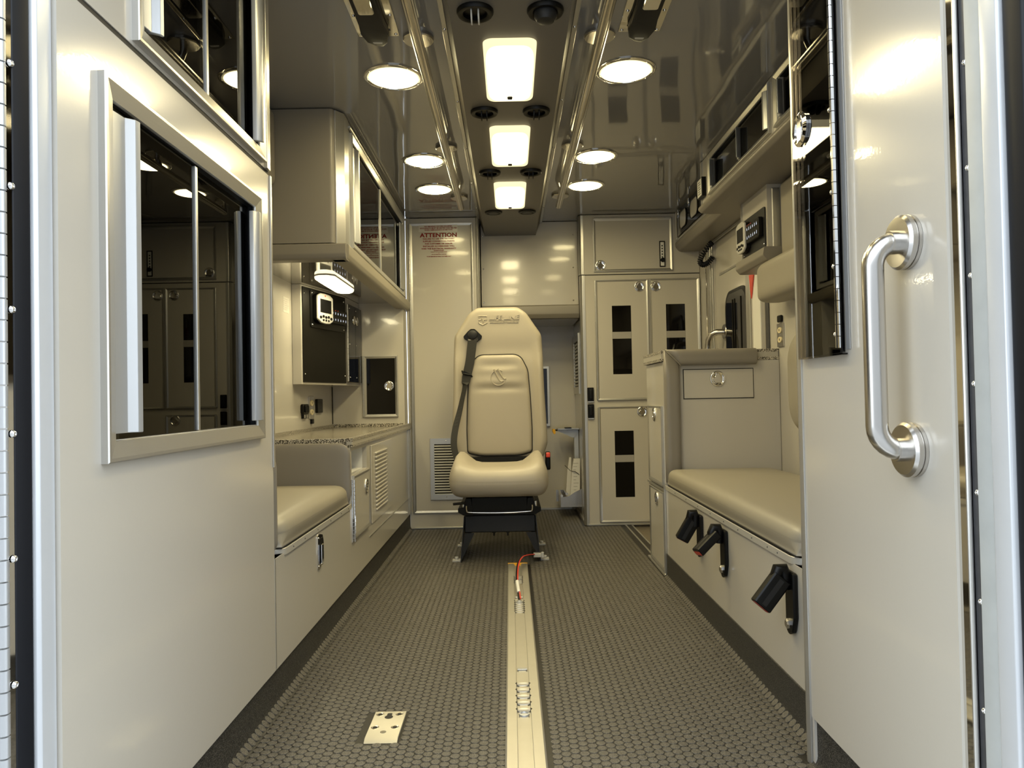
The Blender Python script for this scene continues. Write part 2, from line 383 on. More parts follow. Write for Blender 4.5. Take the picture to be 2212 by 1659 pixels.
# shared little meshes -------------------------------------------------
def latch_b(fr, u, v, r=0.031, n=0.0):
    """round flush paddle latch: dished chrome ring and mushroom-shaped pull"""
    b = B(); b.lathe([(r, n), (r, n + 0.0025), (r * 0.92, n + 0.005), (r * 0.80, n + 0.005), (r * 0.72, n + 0.0015), (r * 0.3, n + 0.0008), (r * 0.02, n + 0.0008)], u, v, fr, 28)
    q = r * 0.72
    pts = [(-0.30, 0.95), (0.30, 0.95), (0.34, 0.45), (0.78, 0.12), (0.80, -0.30), (0.45, -0.72), (-0.45, -0.72), (-0.80, -0.30), (-0.78, 0.12), (-0.34, 0.45)]
    pts = rpoly([(u + x * q, v + y * q) for x, y in pts], q * 0.16, 3)
    b.prism(pts, n + 0.001, n + 0.0042, fr)
    return b
def latch(parent, fr, u, v, r=0.031, n=0.0):
    o = P('latch', latch_b(fr, u, v, r, n), CHROME, parent, label='round chrome paddle latch', bevel=0.0008)
    b = B(); b.prism(rpoly([(u - r * .30, v - r * .38), (u + r * .30, v - r * .38), (u + r * .36, v - r * .02), (u - r * .36, v - r * .02)], r * .1, 3), n + 0.0042, n + 0.0050, fr)
    return o
def screw_me(name='screw', r=0.006, m=None):
    b = B(); b.lathe([(r, 0), (r * 0.95, r * 0.25), (r * 0.7, r * 0.55), (r * 0.4, r * 0.68), (r * 0.36, r * 0.45), (r * 0.02, r * 0.45)], 0, 0, WD, 14)
    return b.mesh(name, smooth=True, ang=50)
SCREW = screw_me(); SCREW.materials.append(CHROME)
def screw(parent, fr, u, v, n=0.0, sc=1.0, name='screw'):
    o = link(name, SCREW, None, parent); p = fr(u, v, n) - org(parent)
    o.matrix_local = Matrix.Translation(p) @ fr.n.to_track_quat('Z', 'Y').to_matrix().to_4x4() @ Matrix.Diagonal((sc, sc, sc, 1)); return o
def hinge_b(fr, u, v0, v1, n, r=0.004, pitch=0.03, vert=True):
    b = B(); k = max(2, int(round((v1 - v0) / pitch))); d = (v1 - v0) / k
    for i in range(k):
        a, c = v0 + i * d + 0.0008, v0 + (i + 1) * d - 0.0008
        if vert: b.tube([fr(u, a, n), fr(u, c, n)], r, 8)
        else: b.tube([fr(a, u, n), fr(c, u, n)], r, 8)
    return b
def cab_door(parent, fr, u0, u1, v0, v1, win=None, band=None, lat=None, hinge=None, fw=0.016, slab=LAM, label=None):
    """framed cabinet door with optional dark window, shelf lip, latch and piano hinge"""
    iu0, iu1, iv0, iv1 = u0 + fw * .7, u1 - fw * .7, v0 + fw * .7, v1 - fw * .7
    b = B(); b.holed(iu0, iu1, iv0, iv1, 0.0, 0.006, [win] if win else [], fr)
    d = P('door', b, slab, parent, label=label)
    P('door_frame', B().frame(u0, u1, v0, v1, fw, 0.0, 0.010, fr), ALU, d)
    if win:
        P('window_pane', B().box(win[0], win[1], win[2], win[3], 0.0005, 0.0035, fr), DKPANE, d, label='window pane painted black for the unlit interior')  # opaque black stands in for the unlit interior behind the pane
        if band: P('shelf_lip', B().box(win[0] + .001, win[1] - .001, band[0], band[1], 0.0036, 0.0050, fr), BAND, d, label='pale grey shelf lip behind the pane')
    if lat: latch(d, fr, lat[0], lat[1], 0.031, 0.006)
    if hinge == 'l': P('hinge', hinge_b(fr, u0 - 0.002, v0 + .004, v1 - .004, 0.006), ALU, d, smooth=True)
    if hinge == 'r': P('hinge', hinge_b(fr, u1 + 0.002, v0 + .004, v1 - .004, 0.006), ALU, d, smooth=True)
    if hinge == 't': P('hinge', hinge_b(fr, v1 + 0.002, u0 + .004, u1 - .004, 0.006, vert=False), ALU, d, smooth=True)
    if hinge == 'b': P('hinge', hinge_b(fr, v0 - 0.002, u0 + .004, u1 - .004, 0.006, vert=False), ALU, d, smooth=True)
    return d

# ------------------------------------------------------------------ the setting
H = 1.83; LX = -0.592; RX = 0.64; PX = 0.602
b = B(); b.box(-14, 14, -12, 9, -0.80, -0.75); ST('ground', b, CONC)  # unseen ground, added to shape the daylight from below
b = B(); b.box(-14, 14, -7.3, -7.0, -0.75, 4.6); ST('wall_daylight_block', b, CONC)  # unseen wall behind the camera, added to block low sky light
fl = B(); fl.box(-1.03, 0.655, 0.86, 5.03, -0.04, 0.0); fl.box(0.655, 1.16, 0.86, 3.46, -0.04, 0.0); fl.box(0.655, 1.16, 4.34, 5.03, -0.04, 0.0)
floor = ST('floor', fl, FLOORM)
# raised rubber coins: thousands, one part
def coins():
    p = 0.0228; dx = p * 0.866; r = 0.0108; seg = 12
    V_, F_ = [], []
    xs0, xs1 = -0.567, 0.618; j = 0; x = xs0
    ca = [(math.cos(2 * PI * (i + .5) / seg), math.sin(2 * PI * (i + .5) / seg)) for i in range(seg)]
    while x < xs1:
        y = 1.02 + (j % 2) * p / 2
        while y < 4.99:
            ok = not (-0.027 - .002 < x < 0.063 + .002 and y < 3.380) and not (y > 4.335 and not (-0.15 < x < 0.415)) \
                and not (x > .580 and y < 1.56) and not (-0.350 < x < -0.257 and 1.648 < y < 1.816)
            if ok:
                k = len(V_)
                for (rr, h) in ((r, 0.0), (r * 0.975, 0.0011), (r * 0.90, 0.0015)):
                    V_ += [(x + rr * c, y + rr * s_, h) for c, s_ in ca]
                for a in range(2):
                    for i in range(seg):
                        F_.append((k + a * seg + i, k + a * seg + (i + 1) % seg, k + (a + 1) * seg + (i + 1) % seg, k + (a + 1) * seg + i))
                F_.append(tuple(k + 2 * seg + i for i in range(seg)))
            y += p
        x += dx; j += 1
    # the sheet turns up the cove: tilted coins on the bend
    for (cx, cz, tilt, y0, y1, off) in ((0.6270, 0.0085, -0.75, 1.56, 3.07, 0), (-0.5890, 0.0085, 0.75, 1.02, 4.30, 0)):
        y = y0 + p * off; ct, st = math.cos(tilt), math.sin(tilt)
        while y < y1:
            k = len(V_)
            for (rr, h) in ((r, -0.001), (r * 0.975, 0.0009), (r * 0.90, 0.0013)):
                V_ += [(cx + rr * c * ct + h * st, y + rr * s_, cz - rr * c * st + h * ct) for c, s_ in ca]
            for a in range(2):
                for i in range(seg): F_.append((k + a * seg + i, k + a * seg + (i + 1) % seg, k + (a + 1) * seg + (i + 1) % seg, k + (a + 1) * seg + i))
            F_.append(tuple(k + 2 * seg + i for i in range(seg))); y += p
    me = bpy.data.meshes.new('coin_relief'); me.from_pydata(V_, [], F_); me.update()
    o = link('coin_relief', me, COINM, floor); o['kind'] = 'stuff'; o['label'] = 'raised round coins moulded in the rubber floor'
coins()
b = B()
for x0, x1 in ((-1.03, -0.165), (0.20, 1.16), (-0.165, 0.20)): b.box(x0, x1, 0.9, 5.03, H, H + 0.03)
ST('ceiling', b, CEIL)
b = B(); b.box(-1.03, -1.01, 0.9, 5.03, 0, H); ST('wall_left', b, LAM)
b = B(); b.holed(0.9, 5.03, -0.3, H, -0.02, 0.0, [(3.50, 4.06, -0.28, 1.66)], RF(1.13)); ST('wall_right', b, LAM)
b = B(); b.box(-0.62, 0.46, 5.0, 5.03, 0, H); ST('wall_front', b, LAM)
b = B(); b.box(-1.01, -0.600, 4.20, 4.33, 0, H); ST('wall_nook', b, LAM)
b = B(); b.box(-0.164, 0.428, 4.53, 5.0, 1.235, 1.26); ST('ceiling_passage', b, LAM)
def cove(name, x, y0, y1, s):
    pr = [(0, 0.099), (0, 0.024)] + [(s * (0.018 - 0.018 * math.cos(a)), 0.024 - 0.0225 * math.sin(a)) for a in (0.3, 0.6, 0.9, 1.2, 1.5)] + [(s * 0.021, 0.0005), (-s * 0.02, 0.0005), (-s * 0.02, 0.099)]
    f = Fr((x, 0, 0), (1, 0, 0), (0, 0, 1), (0, 1, 0)); ST(name, B().prism(pr, y0, y1, f), COVEM, smooth=True, ang=50)
cove('baseboard_left', LX - 0.006, 0.985, 4.34, 1); cove('baseboard_right', RX - 0.004, 1.55, 3.085, -1); cove('baseboard_rear_right', PX + 0.006, 1.01, 1.525, -1)
# rear door frames: stepped jambs with hinge, seals and screws
f = Fr((0, 0, 0), (1, 0, 0), (0, 1, 0), (0, 0, 1))
jl = ST('trim_1', B().prism([(-0.5985, .9745), (-0.602, .9735), (-0.602, .971), (-0.68, .971), (-0.68, .9745)], -0.03, 2.2, f), POLISH)
P('jamb_face', B().prism(rpoly([(-0.5975, .971), (-0.5985, .944), (-0.602, .939), (-0.66, .939), (-0.66, .971)], [0, .003, .001, 0, 0], 3), -0.03, 2.2, f), JAMB, jl, smooth=True)
P('rubber_seal', B().prism(rpoly([(-0.6035, .9388), (-0.608, .925), (-0.6118, .914), (-0.66, .914), (-0.66, .9388)], [.003, .006, .003, 0, 0], 4), -0.03, 2.2, f), RUB, jl, smooth=True)
P('screw_strip', B().prism([(-0.6122, .9138), (-0.6146, .906), (-0.66, .906), (-0.66, .9138)], -0.03, 2.2, f), POLISH, jl)
z = 0.02
km = B().tube([(0, 0, 0.001), (0, 0, 0.0255)], 0.0062, 12).mesh('hinge_knuckle', smooth=True); km.materials.append(ALUH)
while z < 1.35:
    link('hinge_knuckle', km, None, jl, loc=(-0.6195, .9045, z)); z += 0.0265
fs = Fr((-0.6122, .911, 0), Vector((0.25, 0.97, 0)).normalized(), (0, 0, 1), Vector((0.97, -0.25, 0)).normalized())
for zz in (1.345, 1.190, 1.037, .884, .731, .578, .425): screw(jl, fs, 0.001, zz - .002, 0.0005, 0.8)
jr = ST('trim_2', B().prism([(0.606, 1.012), (0.608, .990), (0.68, .990), (0.68, 1.012)], -0.03, 2.2, f), POLISH)
P('edge_bead', B().tube([(0.608, .988, -.02), (0.608, .988, 2.2)], 0.0035, 10), ALU, jr, smooth=True)
P('screw_strip', B().prism([(0.612, .986), (0.613, .968), (0.68, .968), (0.68, .986)], -0.03, 2.2, f), DSTR, jr)
P('gasket_face', B().prism(rpoly([(0.607, .968), (0.608, .934), (0.68, .934), (0.68, .968)], [.002, .003, 0, 0], 3), -0.03, 2.2, f), GASK, jr, smooth=True)
P('jamb_face', B().prism(rpoly([(0.604, .934), (0.607, .902), (0.68, .902), (0.68, .934)], [.003, .004, 0, 0], 3), -0.03, 2.2, f), JAMB, jr, smooth=True)
P('rubber_seal', B().prism(rpoly([(0.612, .902), (0.616, .868), (0.68, .868), (0.68, .902)], [.004, .006, 0, 0], 3), -0.03, 2.2, f), RUB, jr, smooth=True)
fs = Fr((0.6125, .977, 0), (0, 1, 0), (0, 0, 1), (-1, 0, 0))
for zz in (1.345, 1.195, 1.054, .911, .768, .625, .482, .34): screw(jr, fs, -0.002, zz, 0.0005, 0.75)
b = B(); b.box(-1.10, -0.66, .88, .96, -.3, 2.2); ST('wall_rear_left', b, JAMB)
b = B(); b.box(0.68, 1.20, .88, .96, -.3, 2.2); ST('wall_rear_right', b, JAMB)
b = B(); b.box(-1.10, 1.20, .86, .90, -.3, -.04); b.box(-.66, .68, .86, .98, -.04, 0.0005); ST('trim_6', b, ALU)
b = B(); b.box(-1.10, 1.20, .88, .96, 2.0, 2.4); ST('wall_rear_header', b, JAMB)

# ------------------------------------------------------------------ left near cabinet pair
def slider(parent, fr, u0, u1, v0, v1, fw, mull, handles, glass=SMOKE, mw=0.010, n=0.0, hw=0.034):
    """sliding cabinet window: mitred frame, two panes, mullion, extruded pulls (u0, u1 of pull)"""
    w = P('window_frame', B().frame(u0, u1, v0, v1, fw, n, n + 0.012, fr), ALU, parent)
    P('track', B().holed(u0 + fw * .6, u1 - fw * .6, v0 + fw * .6, v1 - fw * .6, n - 0.022, n - 0.001, [(u0 + fw, u1 - fw, v0 + fw, v1 - fw)], fr), RUB, w)
    a, c, d, e = u0 + fw, u1 - fw, v0 + fw, v1 - fw
    P('glass_pane', B().box(a, mull, d, e, n - 0.008, n - 0.005, fr), glass, w)
    P('glass_pane', B().box(mull - 0.02, c, d, e, n - 0.016, n - 0.013, fr), glass, w)
    P('mullion', B().box(mull - mw, mull, d + .002, e - .002, n - 0.010, n - 0.001, fr), ALU, w, bevel=0.001)
    for h0, h1 in handles:
        pr = [(h0, n - .004), (h0, n + .002), (h0 + (h1 - h0) * .62, n + .004), (h0 + (h1 - h0) * .8, n + .016), (h1, n + .018), (h1, n + .014), (h0 + (h1 - h0) * .9, n + .010), (h0 + (h1 - h0) * .75, n - .004)]
        k = B(); dd = (e - d)
        for i in range(1):
            g = Fr(fr.o, fr.u, fr.n, fr.v); k.prism(pr, d + .010, e - .012, g)
        P('pull', k, ALUH, w, bevel=0.001)
    return w
lc = T('cabinet', 'tall pale laminate cabinet at left foreground with a large sliding dark window', 'cabinet', (LX, 1.41, 0.1), 'rear left cabinets')
fr = LF(LX)
P('panel', B().holed(.974, 1.843, 0.099, 1.326, -0.018, 0, [(1.10, 1.725, .71, 1.22)], fr), LAM, lc)
P('lining', B().cavity(1.0, 1.82, .66, 1.30, 0.30, fr, n0=-0.020), INNER, lc)
slider(lc, fr, 1.071, 1.755, .677, 1.250, 0.032, 1.418, [(1.103, 1.160)])
P('pull', B().prism([(1.705, -.004), (1.705, .006), (1.715, .016), (1.728, .017), (1.722, .006), (1.722, -.004)], .72, 1.205, Fr(fr.o, fr.u, fr.n, fr.v)), ALUH, lc, bevel=0.001)
P('edge_trim', B().prism(rpoly([(1.838, .0), (1.838, .004), (1.8495, .004), (1.8495, -.02), (1.846, -.02), (1.846, 0)], .001, 2), .60, 1.326, Fr(fr.o, fr.u, fr.n, fr.v)), ALU, lc)
P('end_panel', B().box(-1.01, LX - .001, 1.826, 1.8425, 0.099, 1.326), LAM, lc)
uc = T('cabinet', 'upper laminate cabinet at top left foreground with angled sliding glass', 'cabinet', (LX, 1.41, 1.335), 'rear left cabinets')
P('panel', B().holed(.974, 1.835, 1.336, H - .002, -0.018, 0, [(1.20, 1.765, 1.37, 1.78)], fr), LAM, uc)
P('lining', B().cavity(1.0, 1.82, 1.36, 1.81, 0.30, fr, n0=-0.020), INNER, uc)
P('inner_shelf', B().box(1.0, 1.82, 1.56, 1.572, -0.29, -0.03, fr), INNER, uc)
slider(uc, fr, 1.172, 1.79, 1.343, 1.806, 0.030, 1.478, [(1.200, 1.245)], glass=GLASS)
P('pull', B().prism([(1.738, -.004), (1.738, .006), (1.746, .016), (1.758, .017), (1.752, .006), (1.752, -.004)], 1.38, 1.77, Fr(fr.o, fr.u, fr.n, fr.v)), ALUH, uc, bevel=0.001)
P('edge_trim', B().prism(rpoly([(1.806, 0), (1.806, .008), (1.835, .006), (1.842, -.004), (1.842, -.03), (1.836, -.03), (1.836, 0)], .001, 2), 1.336, H - .002, Fr(fr.o, fr.u, fr.n, fr.v)), ALU, uc)
P('end_panel', B().box(-1.01, LX - .001, 1.820, 1.836, 1.336, H - .002), LAM, uc)
P('seam', B().box(.974, 1.842, 1.326, 1.336, -0.012, -0.002, fr), GAP, uc)

# ------------------------------------------------------------------ left side seat
sb = T('bench_box', 'beige laminate seat box at left with black recessed pull', 'bench', (LX, 2.28, 0.0))
fr = LF(LX)
P('front_panel', B().box(1.850, 2.722, .099, .372, -0.018, 0, fr), LAM, sb)
P('top_board', B().box(-1.005, LX - .002, 1.850, 2.722, .360, .372), LAM, sb)
P('joint', B().box(1.8432, 1.849, .10, .372, -0.012, 0.0008, fr), ALU, lc)
hp = P('recessed_pull', B().prism(rpoly([(2.243, .255), (2.243, .352), (2.262, .358), (2.300, .350), (2.312, .330), (2.312, .282), (2.300, .262), (2.262, .250)], .005, 3), 0.0, 0.003, fr), CHROME, sb, label='black and chrome recessed pull', bevel=0.0008)
P('pull_cup', B().box(2.256, 2.298, .268, .342, .003, .0038, fr), BLK, hp)
P('pull_lever', B().box(2.268, 2.286, .262, .325, .0038, .010, fr), CHROME, hp, bevel=0.002)
for a, c in ((2.25, .262), (2.25, .347), (2.305, .30)): screw(hp, fr, a, c, .003, .45)
# aluminium edge under the cushion
EDGE = mat('mill aluminium edge', (0.56, 0.54, 0.49), 0.33, 0.35)
RIV = screw_me('rivet'); RIV.materials.append(DSTR)
def edge_trim(parent, pts, z0, z1, off, rivets, m=EDGE):
    b = B(); P_ = []
    n = len(pts); q = [Vector((p[0], p[1], 0)) for p in pts]
    for i in range(n):
        t = (q[min(i + 1, n - 1)] - q[max(0, i - 1)]).normalized(); nn = Vector((t.y, -t.x, 0)) * off
        for d, h in ((0, z0), (1, z0), (1, z1), (0, z1)): P_.append(q[i] + nn * d + Vector((0, 0, h)))
    b.add(P_, [(i * 4 + k, i * 4 + (k + 1) % 4, i * 4 + 4 + (k + 1) % 4, i * 4 + 4 + k) for i in range(n - 1) for k in range(4)] + [(3, 2, 1, 0), tuple(4 * (n - 1) + k for k in range(4))])
    o = P('edge_trim', b, m, parent, bevel=0.0008)
    for (fr_, u, v) in rivets: screw(o, fr_, u, v, 0.0, .38, 'rivet').data = RIV
    return o
pts = [(-0.70, 1.905)] + [(-0.622 + .03 * math.sin(a), 1.935 - .03 * math.cos(a)) for a in (0, .4, .8, 1.2, PI / 2)] + [(LX, 2.715)]
edge_trim(sb, pts, .366, .384, 0.004, [(LF(LX + .0042), y, .375) for y in (1.99, 2.10, 2.24, 2.40, 2.55, 2.66)])
def squarebottom(x0, x1, y0, y1, rx, ry, z0, rz, k=.85):
    def fn(q):
        x, y, z = q
        if z < z0 + rz:
            f = 1 - k * min(1, (z0 + rz - z) / rz)
            if x < x0 + rx: x = x0 + (x - x0) * f
            if x > x1 - rx: x = x1 - (x1 - x) * f
            if y < y0 + ry: y = y0 + (y - y0) * f
            if y > y1 - ry: y = y1 - (y1 - y) * f
        else: z += .008 * max(0, 1 - ((x - (x0 + x1) / 2) / (.5 * (x1 - x0))) ** 2) * max(0, 1 - ((y - (y0 + y1) / 2) / (.5 * (y1 - y0))) ** 2) * min(1, (z - z0 - rz) / .01)
        return (x, y, z)
    return fn
cu = T('seat_cushion', 'tan vinyl seat cushion on the left side seat', 'cushion', (-0.80, 2.30, 0.384))
P('pad', B().soft(-1.0, LX + .003, 1.900, 2.698, .3865, .460, (.045, .06, .034), 12, fn=squarebottom(-1.0, LX + .003, 1.900, 2.698, .045, .06, .3865, .034, .95)), VINYL, cu, smooth=True, ang=180)
P('base_board', B().box(-1.0, LX - .002, 1.905, 2.695, .3845, .3868), GAP, cu)
TH('side_pad', B().soft(-1.005, LX + .004, 2.700, 2.7205, .3735, .607, (.045, .025, .045), 6), VIND, 'grey tan padded panel between left seat and speckled worktop', 'pad', (-.80, 2.73, .372), smooth=True, ang=180)
TH('side_pad', B().soft(-.90, LX - .002, 1.8525, 1.897, .378, .628, (.03, .022, .03), 5), VIND, 'narrow padded strip on the end of left foreground cabinet above seat', 'pad', (-.75, 1.87, .378), smooth=True, ang=180)

# ------------------------------------------------------------------ left worktop cabinet
cc = T('worktop_cabinet', 'beige base cabinet under left worktop with louvred panel and small door', 'cabinet', (LX, 3.52, 0))
P('front_panel', B().holed(2.722, 4.335, .099, .588, -0.018, 0, [(2.742, 3.030, .487, .575)], fr), LAM, cc)
P('cubby', B().cavity(2.742, 3.030, .487, .575, .22, fr, n0=-.018), WHITE, cc)
d = cab_door(cc, fr, 2.747, 3.050, .250, .483, lat=(2.985, .418))
hg = B()
P('hinge_leaf', B().box(2.728, 2.748, .240, .470, 0.0005, .003, fr), CHROME, d)
kk = B().tube([(0, 0, .0006), (0, 0, .0135)], .005, 8).mesh('hinge_knuckle', smooth=True); kk.materials.append(CHROME)
for i in range(16): link('hinge_knuckle', kk, None, d, loc=Vector((LX + .007, 2.747, .240 + i * .0143)) - org(d))
vp = P('louvre_panel', B().box(3.105, 3.640, .245, .572, 0.0005, .005, fr), LAM, cc, bevel=.002)
for i in range(15):
    z0 = .292 + i * .0172
    P('slat', B().soft(3.19, 3.47, z0 - .005, z0 + .005, .002, .013, (.006, .0045, .006), 3, fr=fr), LAM, vp, smooth=True, ang=180)
P('trim_bar', B().box(3.06, 4.22, .198, .203, 0, .003, fr), ALU, cc, bevel=.001)
P('trim_bar', B().box(4.225, 4.237, .104, .585, 0, .006, fr), ALU, cc, bevel=.001)
P('trim_bar', B().box(4.31, 4.322, .10, .585, 0, .006, fr), ALU, cc, bevel=.001)
wt = T('worktop', 'speckled grey worktop with raised lip along the left wall', 'worktop', (-.80, 3.5, .588))
P('slab', B().box(-1.008, LX + .006, 2.7725, 4.20, .590, .612), TOPM, wt)
P('front_lip', B().box(LX - .016, LX + .008, 2.724, 4.34, .589, .623), COUNTF, wt, bevel=.003)
P('speckled_band', B().box(LX - .014, LX + .0088, 2.7235, 4.335, .611, .6235), COUNT, wt, bevel=.001)
P('speckled_band', B().box(LX - .014, LX + .0088, 2.7235, 4.335, .590, .599), COUNT, wt)
P('end_lip', B().box(-1.006, LX - .0165, 2.723, 2.772, .592, .622), COUNT, wt, bevel=.001)
P('back_lip', B().box(-1.0085, -1.000, 2.775, 4.195, .612, .628), COUNT, wt)
P('back_lip', B().box(-.999, LX - .018, 4.188, 4.199, .612, .628), COUNT, wt)

# ------------------------------------------------------------------ left overhead cabinet
oc = T('overhead_cabinet', 'dark padded overhead cabinet on the left with sliding glass doors', 'cabinet', (-.80, 3.5, 1.335))
b = B(); b.prism(rpoly([(-1.008, 2.680), (-.632, 2.680), (-.622, 2.700), (-.622, 2.74), (-1.008, 2.74)], [0, .03, .01, 0, 0], 6), 1.336, H - .004, WD)
P('end_pad', b, VIND, oc, smooth=True, ang=40)
P('corner_post', B().prism(rpoly([(-.622, 2.690), (-.597, 2.728), (-.597, 2.80), (-.64, 2.80), (-.64, 2.70)], [.002, .004, 0, 0, 0], 3), 1.336, H - .006, WD), ALU, oc)
P('front_panel', B().holed(2.80, 4.33, 1.336, H - .004, -.018, 0, [(2.86, 4.19, 1.37, 1.775)], LF(-.600)), ALU, oc)
P('lining', B().cavity(2.79, 4.30, 1.345, 1.815, .34, LF(-.600), n0=-.020), INNER, oc)
fr6 = LF(-.5995)
slider(oc, fr6, 2.83, 4.235, 1.345, 1.79, 0.026, 3.52, [(2.856, 2.93), (4.12, 4.185)], glass=GLASS, mw=.022)
P('hinge', hinge_b(fr6, 1.802, 2.80, 4.28, 0.006, r=.005, vert=False, pitch=.024), ALU, oc, smooth=True)
def roll(path, r, sq=1.0): return B().tube(path, r, 16)
b = B(); pr = rpoly([(0, 0), (.052, 0), (.060, .020), (.060, .058), (0, .058)], [0, .024, .02, .006, 0], 6)
bp = T('bumper_pad', 'tan padded bumper rolled along the bottom of left overhead cabinet', 'pad', (-.80, 3.5, 1.276))
b = B(); b.prism([(-.640 + x, 1.276 + y) for x, y in pr], 2.70, 4.345, Fr((0, 0, 0), (1, 0, 0), (0, 0, 1), (0, 1, 0)))
P('side_roll', b, VINYL, bp, smooth=True, ang=60)
b = B(); b.prism([(2.738 - x, 1.276 + y) for x, y in pr], -1.008, -.588, Fr((0, 0, 0), (0, 1, 0), (0, 0, 1), (1, 0, 0)))
P('end_roll', b, VIND, bp, smooth=True, ang=60)
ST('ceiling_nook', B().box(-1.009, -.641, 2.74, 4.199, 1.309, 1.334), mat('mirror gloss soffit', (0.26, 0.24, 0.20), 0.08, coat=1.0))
hb = TH('head_bumper', B().soft(-.960, -.832, 2.50, 2.679, 1.535, H - .01, (.03, .03, .03), 4), VIND, 'small dark pad high on left wall beside overhead cabinet', 'pad', (-.9, 2.6, 1.535), smooth=True, ang=180)
# lamp under the overhead cabinet
lu = T('undercabinet_lamp', 'glowing elongated lamp under the left overhead cabinet', 'lamp', (-.800, 3.42, 1.309))
oct_ = rpoly([(-.845, 3.22), (-.820, 3.19), (-.780, 3.19), (-.755, 3.22), (-.755, 3.62), (-.780, 3.65), (-.820, 3.65), (-.845, 3.62)], .02, 3)
P('housing', B().prism(oct_, -.004, 0.0, UF(1.309)), WHITE, lu)
P('lens', B().pillow([(a, c) for a, c in oct_][::-1], .0041, .022, .014, CF(1.309)), L_UNDER, lu, smooth=True, ang=180)

# black fronted control cabinet on the left wall (angled)
A0, A1, A2 = Vector((-.966, 3.446, 0)), Vector((-.860, 3.888, 0)), Vector((-.850, 4.196, 0))
kb = T('control_cabinet', 'wall cabinet with black steel front above the left worktop', 'cabinet', (-.93, 3.8, .84))
b = B(); b.prism([(-1.0085, 3.440), (-.968, 3.440), (-.862, 3.888), (-.852, 4.196), (-1.0085, 4.196)], .842, 1.308, WD); P('body', b, LAM, kb)
uA = (A1 - A0).normalized(); fa = Fr(A0, uA, (0, 0, 1), uA.cross(Vector((0, 0, 1))))
LA = (A1 - A0).length
P('black_front', B().box(0.006, LA - .008, .852, 1.300, 0.0, .004, fa), BLKM, kb, label='black textured steel front')
for a, c in ((.02, 1.27), (.02, .89), (LA - .02, .89)): screw(kb, fa, a, c, .004, .5)
cp = T('monitor_console', 'black switch console with silver monitor on left control cabinet', 'monitor', fa(.22, 1.20, .006))
P('mount_plate', B().prism(rpoly(rect(.072, .432, 1.115, 1.292), .012, 4), .0045, .008, fa), BLK, cp)
for a, c in ((.088, 1.28), (.088, 1.128), (.420, 1.128), (.420, 1.275)): screw(cp, fa, a, c, .008, .7)
def display(cp, fa, u0, u1, v0, v1, n, m, depth=.028, scr=BLK):
    w, h = u1 - u0, v1 - v0
    o = [(u0, v0 + h * .12), (u0 + w * .22, v0 + h * .02), (u0 + w * .5, v0), (u1 - w * .22, v0 + h * .02), (u1, v0 + h * .12), (u1, v1 - h * .10), (u1 - w * .2, v1 - h * .015), (u0 + w * .5, v1), (u0 + w * .2, v1 - h * .015), (u0, v1 - h * .10)]
    o = rpoly(o, w * .07, 4)
    P('display_housing', B().prism(o, n, n + depth * .7, fa), BLK, cp, bevel=.002)
    fc = P('display_bezel', B().pillow(o, n + depth * .7 + .0002, n + depth, .005, fa), m, cp, smooth=True, ang=50)
    P('screen', B().box(u0 + w * .14, u1 - w * .14, v0 + h * .36, v1 - h * .2, n + depth, n + depth + .0008, fa), scr, fc)
    for i in range(5):
        cx = u0 + w * (.16 + .17 * i); P('key', B().prism(circ(cx, v0 + h * .22 + (.03 if i in (1, 3) else 0) * h - abs(i - 2) * h * .01, w * .068, 12, h * .045), n + depth, n + depth + .002, fa), BLK, fc)
        if i in (1, 2, 3): P('key', B().prism(circ(cx, v0 + h * .12, w * .055, 12, h * .032), n + depth, n + depth + .002, fa), BLK, fc)
    return fc
def keypad(cp, fa, u0, u1, v0, v1, n, dep=.014):
    w, h = u1 - u0, v1 - v0
    k = P('switch_bank', B().box(u0, u1, v0, v1, n, n + dep, fa), BLK, cp, bevel=.003)
    for r_ in range(2):
        for i in range(6):
            cu_, cv_ = u0 + w * (.10 + .158 * i), v0 + h * (.28 + .44 * r_)
            P('switch_key', B().box(cu_ - w * .062, cu_ + w * .062, cv_ - h * .13, cv_ + h * .15, n + dep, n + dep + .0012, fa), CHAR, k)
            g = B(); q = n + dep + .0013
            if (i + r_) % 3 == 0: g.box(cu_ - w * .03, cu_ + w * .03, cv_ - h * .07, cv_ - h * .03, q, q + .0005, fa); g.box(cu_ - w * .012, cu_ + w * .012, cv_ - h * .03, cv_ + h * .07, q, q + .0005, fa)
            elif (i + r_) % 3 == 1: g.prism(circ(cu_, cv_, w * .024, 10, h * .07), q, q + .0005, fa)
            else: g.box(cu_ - w * .014, cu_ + w * .014, cv_ - h * .08, cv_ + h * .08, q, q + .0005, fa)
            P('lit_symbol', g, ICON, k)
            if r_ == 1 and i < 3: P('indicator', B().cyl(cu_, cv_ + h * .20, w * .012, q, q + .0005, fa, 8), LED, k)
    return k
fc = display(cp, fa, .095, .250, 1.136, 1.284, .008, SILV)
P('red_mark', B().box(.163, .171, 1.268, 1.275, .0362, .0368, fa), RED, fc)
keypad(cp, fa, .252, .432, 1.150, 1.222, .008)
uB = (A2 - A1).normalized(); fb = Fr(A1, uB, (0, 0, 1), uB.cross(Vector((0, 0, 1)))); LB = (A2 - A1).length
P('side_recess', B().box(.02, LB - .02, .868, 1.262, .0005, .003, fb), INNER, kb)
for u0, u1 in ((.014, LB / 2 - .002), (LB / 2 + .002, LB - .012)):
    dd = P('acrylic_door', B().box(u0, u1, .86, 1.27, .010, .015, fb), GLASS, kb)
    q = u1 - .03 if u0 < .05 else u0 + .03
    P('latch', latch_b(fb, q, 1.195, .024, .015), CHROME, dd, bevel=.0008)
    for c in (.885, 1.06, 1.25): screw(dd, fb, u0 + .012, c, .015, .6)
